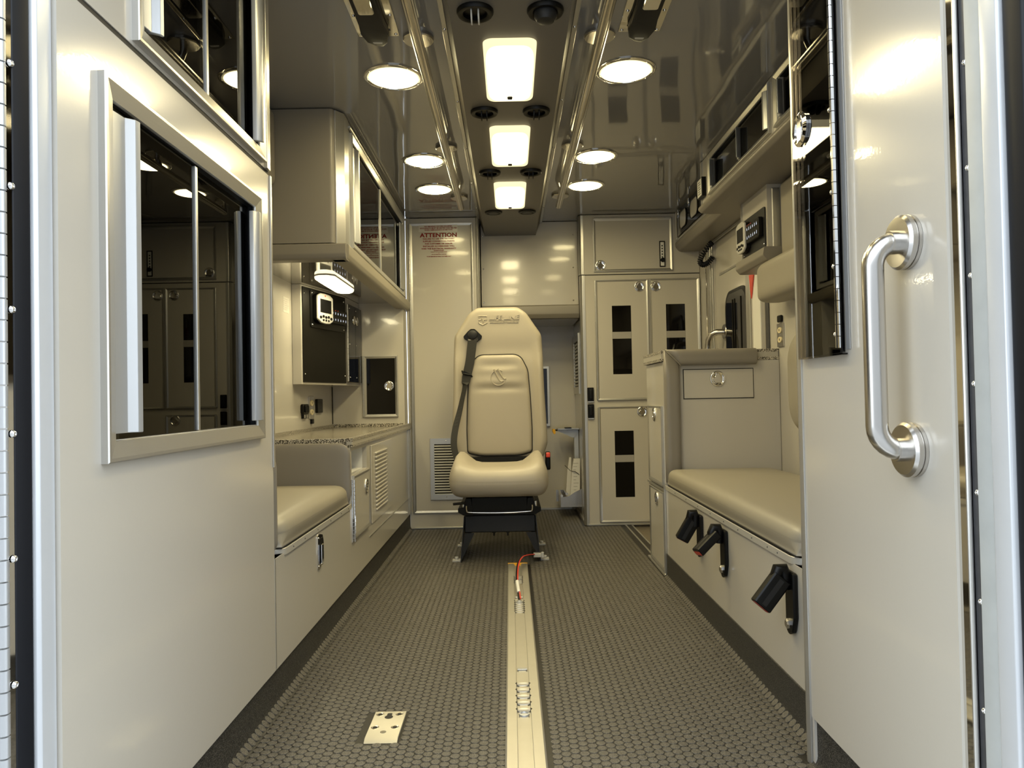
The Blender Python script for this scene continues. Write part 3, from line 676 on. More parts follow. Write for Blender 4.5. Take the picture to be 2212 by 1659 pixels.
P('hinge', hinge_b(fb, .006, .862, 1.268, .010, r=.005), ALU, kb, smooth=True)
# sockets on the left wall
fw_ = LF(-1.01)
def outlet(fr, u0, u1, v0, v1, label, lp='power outlet', m=STEEL, w=CREAM):
    o = T('power_outlet', label, 'outlet', fr((u0 + u1) / 2, v0, 0))
    pl = P('cover_plate', B().prism(rpoly(rect(u0, u1, v0, v1), .003, 3), 0.0003, .006, fr), m, o, bevel=.001)
    hh = (v1 - v0)
    for k in (.30, .70):
        P('socket', B().prism(circ((u0 + u1) / 2, v0 + hh * k, (u1 - u0) * .30, 16, hh * .125), .006, .009, fr), w, o)
        P('socket_slot', B().box((u0 + u1) / 2 - .003, (u0 + u1) / 2 + .003, v0 + hh * k - .004, v0 + hh * k + .005, .009, .0095, fr), BLK, o)
    screw(o, fr, (u0 + u1) / 2, v0 + hh * .5, .006, .35); return o
outlet(fw_, 3.700, 3.790, .672, .787, 'cream twin outlet on steel plate between black sockets above left worktop')
o = T('usb_socket', 'black switch with charging ports left of the cream outlet above worktop', 'socket', fw_(3.62, .69, 0))
P('body', B().prism(rpoly(rect(3.56, 3.66, .70, .748), .010, 4), .0003, .016, fw_), BLK, o, bevel=.003)
for k in (3.59, 3.625): P('rocker', B().soft(k - .012, k + .012, .708, .742, .014, .024, .005, 2, fr=fw_), BLK, o, smooth=True)
pt = P('port_block', B().box(3.575, 3.655, .678, .699, .0003, .012, fw_), BLK, o)
for k in (3.595, 3.635): P('port', B().box(k - .012, k + .012, .681, .696, .012, .0125, fw_), BAND, pt)
o = TH('charging_port', B().box(3.73, 3.765, .648, .671, .0003, .012, fw_), BLK, 'tiny black port block hanging below the cream outlet on left wall', 'socket', fw_(3.75, .648, 0), bevel=.002)
o = T('socket_panel', 'black four-way socket block right of the cream outlet above left worktop', 'socket', fw_(3.88, .70, 0))
P('body', B().prism(rpoly(rect(3.83, 3.935, .700, .772), .004, 3), .0003, .014, fw_), BLK, o, bevel=.002)
for a in (3.86, 3.905):
    for c in (.722, .752): P('port', B().box(a - .012, a + .012, c - .004, c + .005, .014, .0146, fw_), CHAR, o)
o = T('warning_sticker', 'small white label with fine print on the left wall', 'sticker', fw_(3.36, 1.14, 0))
P('sheet', B().box(3.31, 3.40, 1.165, 1.235, .0003, .0008, fw_), STICK, o)
for i in range(6): P('print_line', B().box(3.32, 3.39 - (i % 3) * .008, 1.225 - i * .0095, 1.229 - i * .0095, .0009, .0012, fw_), BAND, o)
TH('wall_joint', B().box(-1.0095, -1.006, 4.192, 4.1995, .63, .84), GAP, 'dark vertical joint in the corner above the left worktop', 'joint', (-1.008, 4.196, .63))
# black door in the nook end wall
fn_ = FF(4.20)
nb = T('wall_locker', 'small black glazed locker with aluminium frame at end of left worktop', 'locker', (-.73, 4.20, .66))
P('door_frame', B().frame(-.828, -.636, .665, 1.012, .017, .0003, .014, fn_), ALU, nb)
P('glazed_door', B().box(-.812, -.652, .681, .996, .0005, .008, fn_), DKPANE, nb)
P('hinge', hinge_b(fn_, -.833, .668, 1.01, .008, r=.005), ALU, nb, smooth=True)
latch(nb, fn_, -.686, .840, .028, .008)

# ------------------------------------------------------------------ front bulkhead, left: tall door cabinet
ff = FF(4.355)
tc_ = T('tall_cabinet', 'tall beige door cabinet with red notice behind the chair', 'cabinet', (-.38, 4.36, 0))
P('carcass', B().box(-.600, -.170, 4.356, 4.998, .003, H - .003), LAM, tc_)
d = cab_door(tc_, ff, -.577, -.205, .092, 1.797, hinge='l', fw=.020, label='tall beige door')
P('corner_post', B().prism(rpoly([(-.188, 4.352), (-.176, 4.345), (-.166, 4.352), (-.166, 4.40), (-.188, 4.40)], .003, 2), .003, H - .004, WD), ALU, tc_)
P('kick_trim', B().box(-.575, -.165, 4.345, 4.3555, .001, .012), ALU, tc_, bevel=.002)
P('corner_trim', B().box(-.599, -.588, 4.335, 4.3555, .10, H - .004), LAM, tc_, bevel=.002)
g = T('warning_notice', 'white and clear notice with red capitals on the tall door', 'notice', (-.41, 4.347, 1.60))
P('sheet', B().box(-.522, -.293, 1.745, 1.787, .0065, .0072, ff), STICK, g)
cu_ = -.405; n_ = .0074
for s_, v_, sz, w_ in (('NO SMOKING OXYGEN EQUIPPED,', 1.7735, .0108, .166), ('OCCUPANTS MUST BE SEATED AND BELTED', 1.7630, .0108, .218), ('WHEN AMBULANCE IS IN MOTION', 1.7525, .0108, .165),
                       ('ATTENTION', 1.7145, .033, .218), ('FAILURE TO USE THE FACTORY', 1.700, .0112, .186), ('SUPPLIED CONNECTION POINTS', 1.6855, .0112, .186), ('FOR CUSTOMER OR DEALER', 1.671, .0112, .162),
                       ('INSTALLED ACCESSORIES WILL', 1.6565, .0112, .186), ('VOID THE ELECTRICAL WARRANTY', 1.642, .0112, .206), ('QUESTIONS?', 1.632, .0085, .060), ('CONTACT YOUR AUTHORIZED DEALER', 1.624, .005, .098), ('OR', 1.617, .005, .007),
                       ('LIFE LINE EMERGENCY VEHICLES', 1.610, .005, .088), ('TO BE REMOVED BY FINAL CUSTOMER ONLY', 1.597, .0075, .145)):
    text('lettering', s_, sz, ff, cu_, v_, n_, INK, g, width=w_, bold=sz * .035)
vg = T('vent_grille', 'white louvred vent low on the tall door behind the chair', 'vent', (-.38, 4.345, .16))
P('grille_frame', B().holed(-.477, -.290, .170, .530, .0065, .014, [(-.452, -.315, .205, .495)], ff), ALU, vg, bevel=.001)
P('backing', B().box(-.455, -.312, .20, .50, .0062, .0068, ff), GAP, vg)
for i in range(18):
    z0 = .212 + i * .0157
    P('slat', B().prism([(z0, .007), (z0 + .008, .008), (z0 + .0095, .015), (z0 + .0035, .015)], -.452, -.315, Fr((0, 4.355, 0), (0, 0, 1), (0, -1, 0), (1, 0, 0))), WHITE, vg)
for zz in (.188, .512): screw(vg, ff, -.383, zz, .014, .6)
# passage panel above the walk-through
pp = T('bulkhead_panel', 'glossy beige panel with corner screws above the walk-through', 'panel', (.13, 4.5, 1.32))
P('panel', B().box(-.163, .427, 4.500, 4.53, 1.320, H - .003), LAM, pp)
fp_ = FF(4.4995)
for a, c in ((-.150, 1.745), (-.150, 1.545), (-.150, 1.34), (.400, 1.745), (.398, 1.545), (.396, 1.345)): screw(pp, fp_, a, c, 0, .9)
P('padded_roll', B().prism(rpoly([(4.478, 1.318), (4.478, 1.262), (4.495, 1.236), (4.53, 1.236), (4.53, 1.318)], [.012, .014, .01, 0, 0], 5), -.163, .427, Fr((0, 0, 0), (0, 1, 0), (0, 0, 1), (1, 0, 0))), VIND, pp, smooth=True, ang=60)
TH('sliding_window', B().holed(-.05, .262, .565, .965, .0003, .022, [(-.03, .249, .580, .950)], FF(5.0)), ALU, 'aluminium framed opening window in the walk-through wall behind the chair', 'window', (.1, 5.0, .565))
TH('window_glass', B().box(-.029, .248, .581, .949, .0003, .008, FF(5.0)), DKPANE, 'dark glass of the walk-through window beside the chair back', 'glass', (.1, 5.0, .58))
ST('trim_4', B().box(-.16, .40, 4.988, 4.9995, .0015, .016), ALU, bevel=.002)

# ------------------------------------------------------------------ front bulkhead, right: two stacked cabinets
fr_ = FF(4.350)
uc2 = T('upper_locker', 'upper beige locker with lift-up door at right of bulkhead', 'cabinet', (.78, 4.36, 1.475))
P('carcass', B().box(.437, 1.128, 4.3515, 4.998, 1.476, H - .003), LAM, uc2)
P('corner_post', B().prism(rpoly([(.420, 4.360), (.432, 4.346), (.446, 4.346), (.446, 4.40), (.420, 4.40)], [.002, .004, 0, 0, 0], 3), 1.476, H - .004, WD), ALU, uc2)
d = cab_door(uc2, fr_, .505, .969, 1.490, 1.803, lat=(.545, 1.528), hinge='t', fw=.018, label='lift-up beige door')
sl = P('vent_slider', B().frame(.893, .926, 1.512, 1.664, .006, .0065, .012, fr_), BLK, d, label='black framed slider with five dots')
sl = T('slide_control', 'white strip with five black dots and black knob on upper locker door', 'control', (.91, 4.34, 1.51))
P('strip', B().box(.899, .920, 1.518, 1.658, .0066, .009, fr_), WHITE, sl)
for i in range(5): P('dot', B().cyl(.9095, 1.636 - i * .0165, .0045, .009, .0096, fr_, 12), INKB, sl)
P('knob', B().lathe([(.013, .009), (.013, .018), (.010, .022), (.001, .022)], .911, 1.552, fr_, 16), BLK, sl, smooth=True)
lc2 = T('tall_locker', 'tall beige locker with three windowed doors at right of bulkhead', 'cabinet', (.78, 4.36, 0))
P('carcass', B().box(.437, 1.128, 4.3515, 4.998, .003, 1.470), LAM, lc2)
P('seam', B().box(.435, 1.128, 4.3525, 4.37, 1.4705, 1.4755), GAP, lc2)
P('corner_post', B().prism(rpoly([(.422, 4.360), (.434, 4.346), (.450, 4.346), (.450, 4.40), (.422, 4.40)], [.002, .004, 0, 0, 0], 3), .003, 1.470, WD), ALU, lc2)
cab_door(lc2, fr_, .511, .821, .733, 1.442, win=(.606, .718, .885, 1.288), band=(1.094, 1.134), lat=(.770, 1.398), hinge='l')
cab_door(lc2, fr_, .830, 1.120, .733, 1.444, win=(.924, 1.036, .885, 1.292), band=(1.094, 1.134), lat=(.867, 1.397), hinge='r')
cab_door(lc2, fr_, .515, .825, .020, .695, win=(.606, .718, .165, .553), band=(.370, .411), lat=(.771, .663), hinge='l')
P('kick_trim', B().box(.440, 1.00, 4.341, 4.3510, .001, .012), ALU, lc2, bevel=.002)
P('inner_trim', B().box(.424, .4365, 4.40, 4.985, .0015, .018), ALU, lc2)
for zz, m_ in ((.770, 0), (.672, 1)):
    o = T('rocker_switch', ('upper' if not m_ else 'lower') + ' black rocker switch on the edge of the tall locker', 'switch', (.470, 4.34, zz - .04))
    P('bezel', B().box(.452, .489, zz - .040, zz + .040, .0005, .014, fr_), BLK, o, bevel=.003)
    P('rocker', B().soft(.459, .482, zz - .030, zz + .030, .010, .021, .005, 3, fr=fr_), BLK, o, smooth=True)
    P('bezel_base', B().box(.454, .487, zz - .047, zz - .0405, .0005, .010, fr_), ALU, o)
# walk-through right side: vent, bracket, bin with papers
fs_ = RF(.436)
v2 = T('vent_grille', 'louvred vent high on right side of walk-through', 'vent', (.43, 4.80, .77))
P('grille_frame', B().holed(4.60, 4.97, .775, 1.155, .0005, .010, [(4.64, 4.93, .82, 1.11)], fs_), ALU, v2)
P('backing', B().box(4.64, 4.93, .82, 1.11, .0004, .0008, fs_), GAP, v2)
for i in range(13): P('slat', B().prism([(.826 + i * .0218, .001), (.838 + i * .0218, .001), (.834 + i * .0218, .010)], 4.64, 4.93, Fr((.436, 0, 0), (0, 0, 1), (-1, 0, 0), (0, 1, 0))), WHITE, v2)
br = T('wall_bracket', 'folding aluminium bracket arm with yellow clip in walk-through', 'bracket', (.43, 4.80, .2))
P('upright', B().box(.405, .4355, 4.79, 4.83, .16, .545), ALUH, br, bevel=.002)
P('arm', B().prism([(.4355, .545), (.300, .548), (.300, .538), (.395, .495), (.405, .495)], 4.78, 4.84, Fr((0, 0, 0), (1, 0, 0), (0, 0, 1), (0, 1, 0))), ALUH, br)
P('tray', B().box(.298, .4355, 4.74, 4.88, .5485, .556), ALU, br, bevel=.001)
P('black_pad', B().box(.345, .385, 4.72, 4.80, .5565, .562), BLK, br)
P('hook_arm', B().box(.285, .320, 4.795, 4.825, .538, .548), CHAR, br)
P('yellow_clip', B().prism(rpoly([(.268, .552), (.284, .549), (.288, .530), (.281, .516), (.274, .522), (.268, .535)], .003, 3), 4.78, 4.84, Fr((0, 0, 0), (1, 0, 0), (0, 0, 1), (0, 1, 0))), YEL, br, label='yellow clip')
P('dark_slot', B().box(.4352, .4358, 4.86, 4.94, .40, .50), BLK, br)
bn = T('wall_bin', 'open stainless bin low on right side of walk-through', 'bin', (.37, 4.8, .06))
P('side_plate', B().prism([(.305, .066), (.4355, .066), (.4355, .178), (.395, .160), (.352, .132), (.305, .128)], 4.66, 4.664, Fr((0, 0, 0), (1, 0, 0), (0, 0, 1), (0, 1, 0))), STEEL, bn)
P('side_plate', B().prism([(.290, .066), (.4355, .066), (.4355, .178), (.395, .160), (.345, .142), (.290, .142)], 4.92, 4.924, Fr((0, 0, 0), (1, 0, 0), (0, 0, 1), (0, 1, 0))), STEEL, bn)
P('bin_floor', B().box(.305, .4355, 4.664, 4.92, .066, .070), STEEL, bn)
P('front_plate', B().box(.303, .307, 4.664, 4.92, .066, .135), STEEL, bn)
P('rim', B().tube([(.310, 4.665, .136), (.310, 4.92, .136)], .009, 10), CHROME, bn, smooth=True)
P('rim', B().tube([(.345, 4.70, .144), (.345, 4.92, .144)], .009, 10), CHROME, bn, smooth=True)
for a, c in ((.39, .08), (.428, .08)): screw(bn, FF(4.66), a, c, 0, .6)
for k, (t, lb) in enumerate(((0, 'rolled white papers with printed lines tied by a strap in bin'), (1, 'single white sheet leaning behind the rolled papers in bin'))):
    o = T('paper_bundle', lb, 'paper', (.38, 4.78 + .08 * k, .12))
    x0, w = (.365, .050) if k == 0 else (.345, .022)
    pr = [(x0, .11), (x0 + w + .012, .11), (x0 + w + .018, .365), (x0 + .028, .365), (x0 + .014, .28)]
    f0 = Fr((0, 4.70 + .10 * k, 0), (1, 0, 0), (0, 0, 1), (0, 1, 0))
    P('sheets', B().prism(pr, 0, .02, f0), PAPER, o)
    if k == 0:
        for i in range(10): P('print_line', B().box(x0 + .024, x0 + .056 - (i % 3) * .008, .335 - i * .021, .338 - i * .021, .0003, .0006, FF(4.70)), BAND, o)
        P('strap', B().tube([(.335, 4.697, .325), (.37, 4.694, .290), (.40, 4.695, .285), (.425, 4.697, .265)], .0018, 6), BLK, o)

# ------------------------------------------------------------------ ceiling: console, lamps, rails
cz = 1.747
cn = T('ceiling_console', 'long grey ceiling console with lamps and air nozzles', 'console', (.018, 3.0, H))
P('body', B().prism([(-.163, H - .002), (-.137, cz), (.173, cz), (.199, H - .002)], 1.0, 4.4985, Fr((0, 0, 0), (1, 0, 0), (0, 0, 1), (0, 1, 0))), CONS, cn)
for x0, x1 in ((-.176, -.160), (.196, .212)):
    t = P('edge_strip', B().prism([(x0, H - .001), (x0, H - .012), (x1, H - .012), (x1, H - .001)], 1.0, 4.4985, Fr((0, 0, 0), (1, 0, 0), (0, 0, 1), (0, 1, 0))), ALU, cn, bevel=.002)
    for y in (1.55, 2.10, 2.62, 3.12, 3.62, 4.1): screw(t, CF(H - .012), (x0 + x1) / 2, y, 0, .8)
for k, (y0, y1) in enumerate(((1.335, 1.745), (2.012, 2.418), (2.665, 3.105), (3.365, 3.805))):
    cy = (y0 + y1) / 2
    lb = ('console lamp outside the frame, nearest the rear doors', 'largest square glowing console lamp, nearest the camera', 'middle glowing square lamp of the ceiling console', 'farthest glowing square lamp of the ceiling console')[k]
    t = T('console_lamp', lb, 'lamp', (.017, cy, cz), 'console lamps')
    o_ = rpoly(rect(-.058, .092, y0, y1), .028, 6)
    P('lens', B().pillow(o_, .0005, .016, .010, CF(cz)), L_RECT if k else L_RECT2, t, smooth=True, ang=180)
    P('latch_tab', B().soft(.008, .026, y1 - .052, y1 - .030, .014, .021, .005, 2, fr=CF(cz)), BLK, t, smooth=True)
nz = []
for k, y in enumerate((1.868, 2.530, 3.218, 3.915)):
    for x, sd in ((-.071, 'left'), (.108, 'right')):
        pos = ('nearest', 'second', 'third', 'farthest')[k]
        st = {0: 'with pale vanes open' if sd == 'left' else 'with turned down flap', 3: 'closed flush'}.get(k, 'with open vanes')
        t = T('air_nozzle', f'{pos} round black air nozzle on the {sd} of the console, {st}', 'air nozzle', (x, y, cz), 'console air nozzles')
        if k == 3:
            P('ring', B().lathe([(.047, .0005), (.047, .004), (.043, .008), (.036, .008), (.034, .005), (.020, .006), (.001, .006)], x, y, CF(cz), 28), BLK, t, smooth=True, ang=40)
            P('closed_disc', B().lathe([(.030, .0065), (.028, .009), (.015, .009), (.001, .008)], x, y, CF(cz), 24), CHAR, t, smooth=True)
            continue
        P('ring', B().lathe([(.047, .0005), (.047, .006), (.044, .011), (.036, .012), (.031, .009), (.030, .001), (.001, .001)], x, y, CF(cz), 28), BLK, t, smooth=True, ang=40)
        m_ = SILV if (k == 0 and sd == 'left') else BLK
        if k == 0 and sd == 'right':
            P('flap', B().lathe([(.030, .003), (.029, .020), (.022, .030), (.008, .033), (.001, .033)], x, y, CF(cz), 24), CHAR, t, smooth=True)
        else:
            for dx in (-.009, .009):
                P('vane', B().lathe([(.026, -.0018), (.026, .0018)], y, cz - .010, Fr((x + dx, 0, 0), (0, 1, 0), (0, 0, 1), Vector((1, .25 if m_ is SILV else 0, 0)).normalized()), 20, 1, .9), m_, t)
for k, y in enumerate((1.52, 2.435, 3.300, 3.755)):
    for x, sd in ((-.366, 'left'), (.400, 'right')):
        pos = ('unseen rear', 'nearest', 'middle', 'farthest')[k]
        yy = y if sd == 'left' else y - .018
        t = T('ceiling_lamp', f'{pos} round glowing ceiling lamp on the {sd} of the console', 'lamp', (x, yy, H), 'round ceiling lamps')
        P('bezel', B().lathe([(.098, .0005), (.098, .003), (.094, .006), (.087, .006), (.084, .001)], x, yy, CF(H), 40), CHROME, t, smooth=True, ang=40)
        P('lens', B().lathe([(.0835, .0015), (.083, .005), (.070, .008), (.030, .010), (.001, .010)], x, yy, CF(H), 40), L_ROUND if k else L_ROUND2, t, smooth=True, ang=60)
        for a in (0.6, 2.2, 3.8, 5.4): screw(t, CF(H), x + .091 * math.cos(a), yy + .091 * math.sin(a), .006, .5)
for x, fx, sd in ((-.240, -.251, 'left'), (.272, .284, 'right')):
    t = T('ceiling_rail', f'long ribbed steel grab rail under the ceiling on the {sd}', 'rail', (x, 2.6, H))
    rz = 1.762
    rib = B(); n = 24
    pr = [(x + (.0160 if i % 2 else .0145) * math.cos(2 * PI * i / n), rz + (.0160 if i % 2 else .0145) * math.sin(2 * PI * i / n)) for i in range(n)]
    rib.prism(pr, 1.30, 3.86, Fr((0, 0, 0), (1, 0, 0), (0, 0, 1), (0, 1, 0)))
    P('rail', rib, STEEL, t)
    P('end_cap', B().soft(x - .0158, x + .0158, 3.855, 3.885, rz - .0158, rz + .0158, .0157, 4), STEEL, t, smooth=True)
    for k, y in enumerate((1.32, 2.168, 3.125, 3.905)):
        yy = min(y, 3.905)
        P('flange', B().lathe([(.046, .0005), (.046, .009), (.043, .012), (.012, .012)], fx, yy, CF(H), 28), STEEL, t, smooth=True, ang=40)
        P('standoff', B().tube([(fx, yy, H - .010), (fx, yy, H - .03), (x, yy - (.02 if k == 3 else .0), rz + .012 if k < 3 else rz - .002)] + ([(x, 3.865, rz)] if k == 3 else []), .0105, 12), STEEL, t, smooth=True)
for x0, x1, sd in ((-.424, -.303, 'left'), (.335, .457, 'right')):
    c = (x0 + x1) / 2 - (.004 if sd == 'left' else 0)
    t = T('bag_hanger', f'black rubber strap hanger in steel plate on the {sd} ceiling', 'hanger', (c, 1.93, H))
    P('plate', B().holed(x0, x1, 1.70, 2.150, .0005, .005, [(x0 + .022, x1 - .022, 1.74, 2.115)], CF(H)), POLISH, t, bevel=.001)
    P('recess_cup', B().box(x0 + .022, x1 - .022, 1.74, 2.115, .0006, .002, CF(H)), STEEL, t)
    P('strap', B().prism(rpoly([(c - .034, 1.74), (c + .034, 1.74), (c + .036, 2.05), (c + .040, 2.10), (c + .028, 2.150), (c + .012, 2.172), (c - .010, 2.166), (c - .030, 2.145), (c - .040, 2.10), (c - .036, 2.05)], .008, 3), .003, .026, CF(H)), RUB, t, bevel=.004, bseg=2)
    P('strap_slot', B().prism(rpoly([(c - .016, 2.140), (c + .016, 2.142), (c + .012, 2.152), (c - .010, 2.150)], .003, 3), .0262, .0266, CF(H)), SILV, t)
    P('buckle_bar', B().prism(rpoly(rect(c - .022, c + .022, 1.80, 1.975), .008, 3), .0262, .034, CF(H)), CHROME, t, bevel=.002)
    for a, d_ in ((x0 + .010, 2.138), (x1 - .010, 2.138), (x0 + .010, 2.03), (x1 - .010, 2.03), (x0 + .010, 1.90), (x1 - .010, 1.90)): screw(t, CF(H), a, d_, .005, .8)

# ------------------------------------------------------------------ right overhead cabinets
fo = RF(.902)
oc2 = T('overhead_cabinet', 'long right overhead cabinet with sliding tinted windows', 'cabinet', (1.0, 2.5, 1.635))
P('front_panel', B().holed(1.56, 3.41, 1.630, H - .002, -.018, 0, [(2.52, 3.235, 1.655, 1.80), (1.70, 2.41, 1.655, 1.80)], fo), LAM, oc2)
P('lining', B().cavity(2.50, 3.25, 1.645, 1.812, .20, fo, n0=-.018), INNER, oc2)
P('lining', B().cavity(1.68, 2.43, 1.645, 1.812, .20, fo, n0=-.018), INNER, oc2)
P('end_panel', B().box(.903, 1.128, 3.394, 3.4095, 1.630, H - .003), LAM, oc2)
P('edge_trim', B().box(.898, .9015, 3.385, 3.4105, 1.632, H - .004), ALU, oc2)
slider(oc2, fo, 2.490, 3.262, 1.640, 1.813, .018, 2.862, [(3.245, 3.205), (2.865, 2.825)], glass=GLASS, mw=.010)
slider(oc2, fo, 1.66, 2.445, 1.640, 1.813, .018, 2.05, [(2.430, 2.385)], glass=GLASS, mw=.010)
P('pull', B().prism([(2.515, -.003), (2.515, .006), (2.525, .015), (2.535, .016), (2.53, -.003)], 1.665, 1.795, Fr(fo.o, fo.u, fo.n, fo.v)), ALUH, oc2)
pr2 = rpoly([(0, -.006), (-.004, -.020), (.012, -.034), (.05, -.038), (.232, -.038), (.232, -.006)], [.005, .012, .014, .03, 0, 0], 5)
ub = T('bumper_pad', 'tan padded bumper under the right overhead cabinets', 'pad', (1.0, 3.0, 1.60))
P('near_roll', B().prism([(.893 + a, 1.634 + c) for a, c in pr2], 1.56, 3.43, Fr((0, 0, 0), (1, 0, 0), (0, 0, 1), (0, 1, 0))), VIND, ub, smooth=True, ang=50)
pr3 = rpoly([(0, .012), (0, -.012), (.022, -.040), (.140, -.040), (.140, -.004), (.02, -.004), (.02, .012)], [.004, .012, .02, 0, 0, 0, 0], 5)
P('far_roll', B().prism([(.988 + a, 1.640 + c) for a, c in pr3], 3.431, 4.345, Fr((0, 0, 0), (1, 0, 0), (0, 0, 1), (0, 1, 0))), VIND, ub, smooth=True, ang=50)
# glove dispenser
fg = RF(.992)
gv = T('glove_dispenser', 'clear fronted dispenser with two oval openings high at far right', 'dispenser', (1.06, 3.87, 1.66))
P('bottom_trim', B().box(.988, .998, 3.44, 4.335, 1.653, 1.665), ALU, gv, bevel=.002)
P('backing', B().box(3.44, 4.335, 1.666, H - .003, -.034, -.030, fg), LAM, gv)
P('clear_door', B().box(3.46, 4.30, 1.672, 1.818, 0.0, .005, fg), ACRY, gv)
P('side_trim', B().box(4.305, 4.335, 1.666, H - .004, -.005, .003, fg), WHITE, gv)
for yc in (4.13, 3.885, 3.64):
    w = P('oval_opening', B().prism(rpoly(rect(yc - .075, yc + .075, 1.700, 1.790), .032, 5), .0052, .0072, fg), STICK, gv, label='pale oval opening')
    P('rim', B().tube([fg(a, c, .008) for a, c in rpoly(rect(yc - .077, yc + .077, 1.698, 1.792), .032, 5)], .0025, 6, closed=True), CHAR, w)
for yc in (4.24, 3.99, 3.50):
    P('clasp', B().soft(yc - .012, yc + .012, 1.790, 1.822, .004, .014, .005, 2, fr=fg).box(yc - .006, yc + .006, 1.775, 1.80, .005, .012, fg), CHROME, gv, bevel=.001)
md = T('wall_meter', 'small black gauge with white face at end of right overhead cabinet', 'gauge', (.89, 3.38, 1.67))
P('case', B().box(3.325, 3.405, 1.655, 1.742, .0005, .020, fo), BLK, md, bevel=.001)
P('white_face', B().box(3.330, 3.400, 1.660, 1.737, .0202, .0210, fo), WHITE, md)
for i in range(6): P('print_line', B().box(3.345 + (i % 2) * .01, 3.385, 1.670 + i * .0105, 1.674 + i * .0105, .0211, .0214, fo), INKB, md)

# ------------------------------------------------------------------ right wall: side door, monitor, pads, sockets
fwr = RF(1.13)
sd_ = ST('door_1', B().holed(3.50, 4.06, .02, 1.655, -.030, -.012, [(3.55, 3.86, .70, 1.262)], fwr), LAM)
P('door_window_frame', B().prism(rpoly(rect(3.512, 3.872, .66, 1.285), .085, 7), -.0115, -.004, fwr), BLK, sd_, smooth=True)
P('door_window_glass', B().prism(rpoly(rect(3.530, 3.856, .68, 1.268), .075, 7), -.0038, -.0030, fwr), DKPANE, sd_)
for a in (3.60, 3.70, 3.735): P('window_bar', B().box(a, a + .008, .70, 1.235, -.0029, .0, fwr), BLKM, sd_)
P('inner_panel_trim', B().box(3.52, 3.98, 1.395, 1.405, -.012, -.008, fwr), ALU, sd_)
for u0, u1, m_ in ((4.062, 4.085, ALU), (4.10, 4.16, ALU), (4.19, 4.20, CHROME), (3.44, 3.498, ALU), (3.30, 3.40, WHITE), (3.24, 3.285, POLISH), (3.20, 3.235, DSTR)):
    ST('trim_3', B().box(u0, u1, .05, 1.598, .0005, .008, fwr), m_, bevel=.002)
ST('trim_5', B().box(3.50, 4.06, 1.585, 1.598, .0005, .008, fwr), ALU)
gh = T('grab_rail', 'steel grab handle on the side door behind the padded cabinet', 'handle', (1.12, 3.95, .8))
P('flange', B().lathe([(.042, .0005), (.042, .006), (.038, .010), (.015, .010)], 3.90, 1.085, RF(1.142), 24), STEEL, gh, smooth=True, ang=40)
P('bar', B().tube([(1.135, 3.90, 1.085), (1.10, 3.91, 1.085), (1.075, 3.925, 1.075), (1.062, 3.945, 1.045), (1.058, 3.95, 1.0), (1.058, 3.95, .80)], .017, 14), STEEL, gh, smooth=True)
mc = T('monitor_cabinet', 'small wall cabinet with black control panel on the right wall', 'cabinet', (1.08, 3.1, 1.34))
fm = RF(1.042)
P('body', B().box(1.0425, 1.128, 2.952, 3.275, 1.342, 1.596), LAM, mc)
P('near_post', B().box(1.060, 1.092, 2.944, 2.9515, 1.342, 1.580), ALU, mc, bevel=.003)
P('far_trim', B().box(1.038, 1.0424, 3.262, 3.278, 1.342, 1.596), ALU, mc)
mp2 = T('monitor_console', 'dark switch console with grey monitor on the right wall', 'monitor', (1.03, 3.1, 1.35))
P('mount_plate', B().prism(rpoly(rect(2.968, 3.248, 1.350, 1.512), .01, 3), .0005, .005, fm), CHAR, mp2)
fmr = Fr((1.042, 3.258, 0), (0, -1, 0), (0, 0, 1), (-1, 0, 0))
display(mp2, fmr, .0, .115, 1.365, 1.500, .005, SILV)
keypad(mp2, fmr, .118, .270, 1.395, 1.475, .005, .02)
for a, c in ((2.98, 1.362), (3.235, 1.36), (3.235, 1.50)): screw(mp2, fm, a, c, .005, .7)
P('padded_base', B().prism(rpoly([(1.018, 1.341), (1.012, 1.308), (1.030, 1.286), (1.128, 1.286), (1.128, 1.341)], [.006, .012, .014, 0, 0], 5), 2.925, 3.285, Fr((0, 0, 0), (1, 0, 0), (0, 0, 1), (0, 1, 0))), VIND, mc, smooth=True, ang=50)
TH('red_strap', B().prism([(3.40, 1.195), (3.425, 1.305), (3.36, 1.305)], .009, .014, fwr), RED, 'small red tag showing behind the padded headrest on right wall', 'tag', fwr(3.4, 1.195, .01))
TH('head_pad', B().soft(1.000, 1.128, 1.60, 3.035, 1.118, 1.284, (.045, .11, .035), 6), VINYL, 'large tan headrest pad on right wall above the bench', 'pad', (1.06, 2.3, 1.118), smooth=True, ang=180)
TH('wall_pad', B().soft(1.078, 1.128, 1.60, 2.920, 1.286, 1.590, (.02, .03, .02), 5), VINYL, 'flat tan wall pad beside the right monitor cabinet', 'pad', (1.10, 2.3, 1.286), smooth=True, ang=180)
TH('back_pad', B().soft(.995, 1.128, 1.58, 2.725, .612, .985, (.05, .12, .12), 8), VINYL, 'rounded tan backrest pad on right wall above bench cushion', 'pad', (1.06, 2.2, .612), smooth=True, ang=180)
outlet(fwr, 3.035, 3.105, .950, 1.048, 'cream twin outlet on steel plate above right worktop')
TH('rocker_switch', B().box(3.045, 3.085, 1.052, 1.080, .0005, .012, fwr), BLK, 'small black switch above the cream outlet on right wall', 'switch', fwr(3.065, 1.052, 0), bevel=.003)
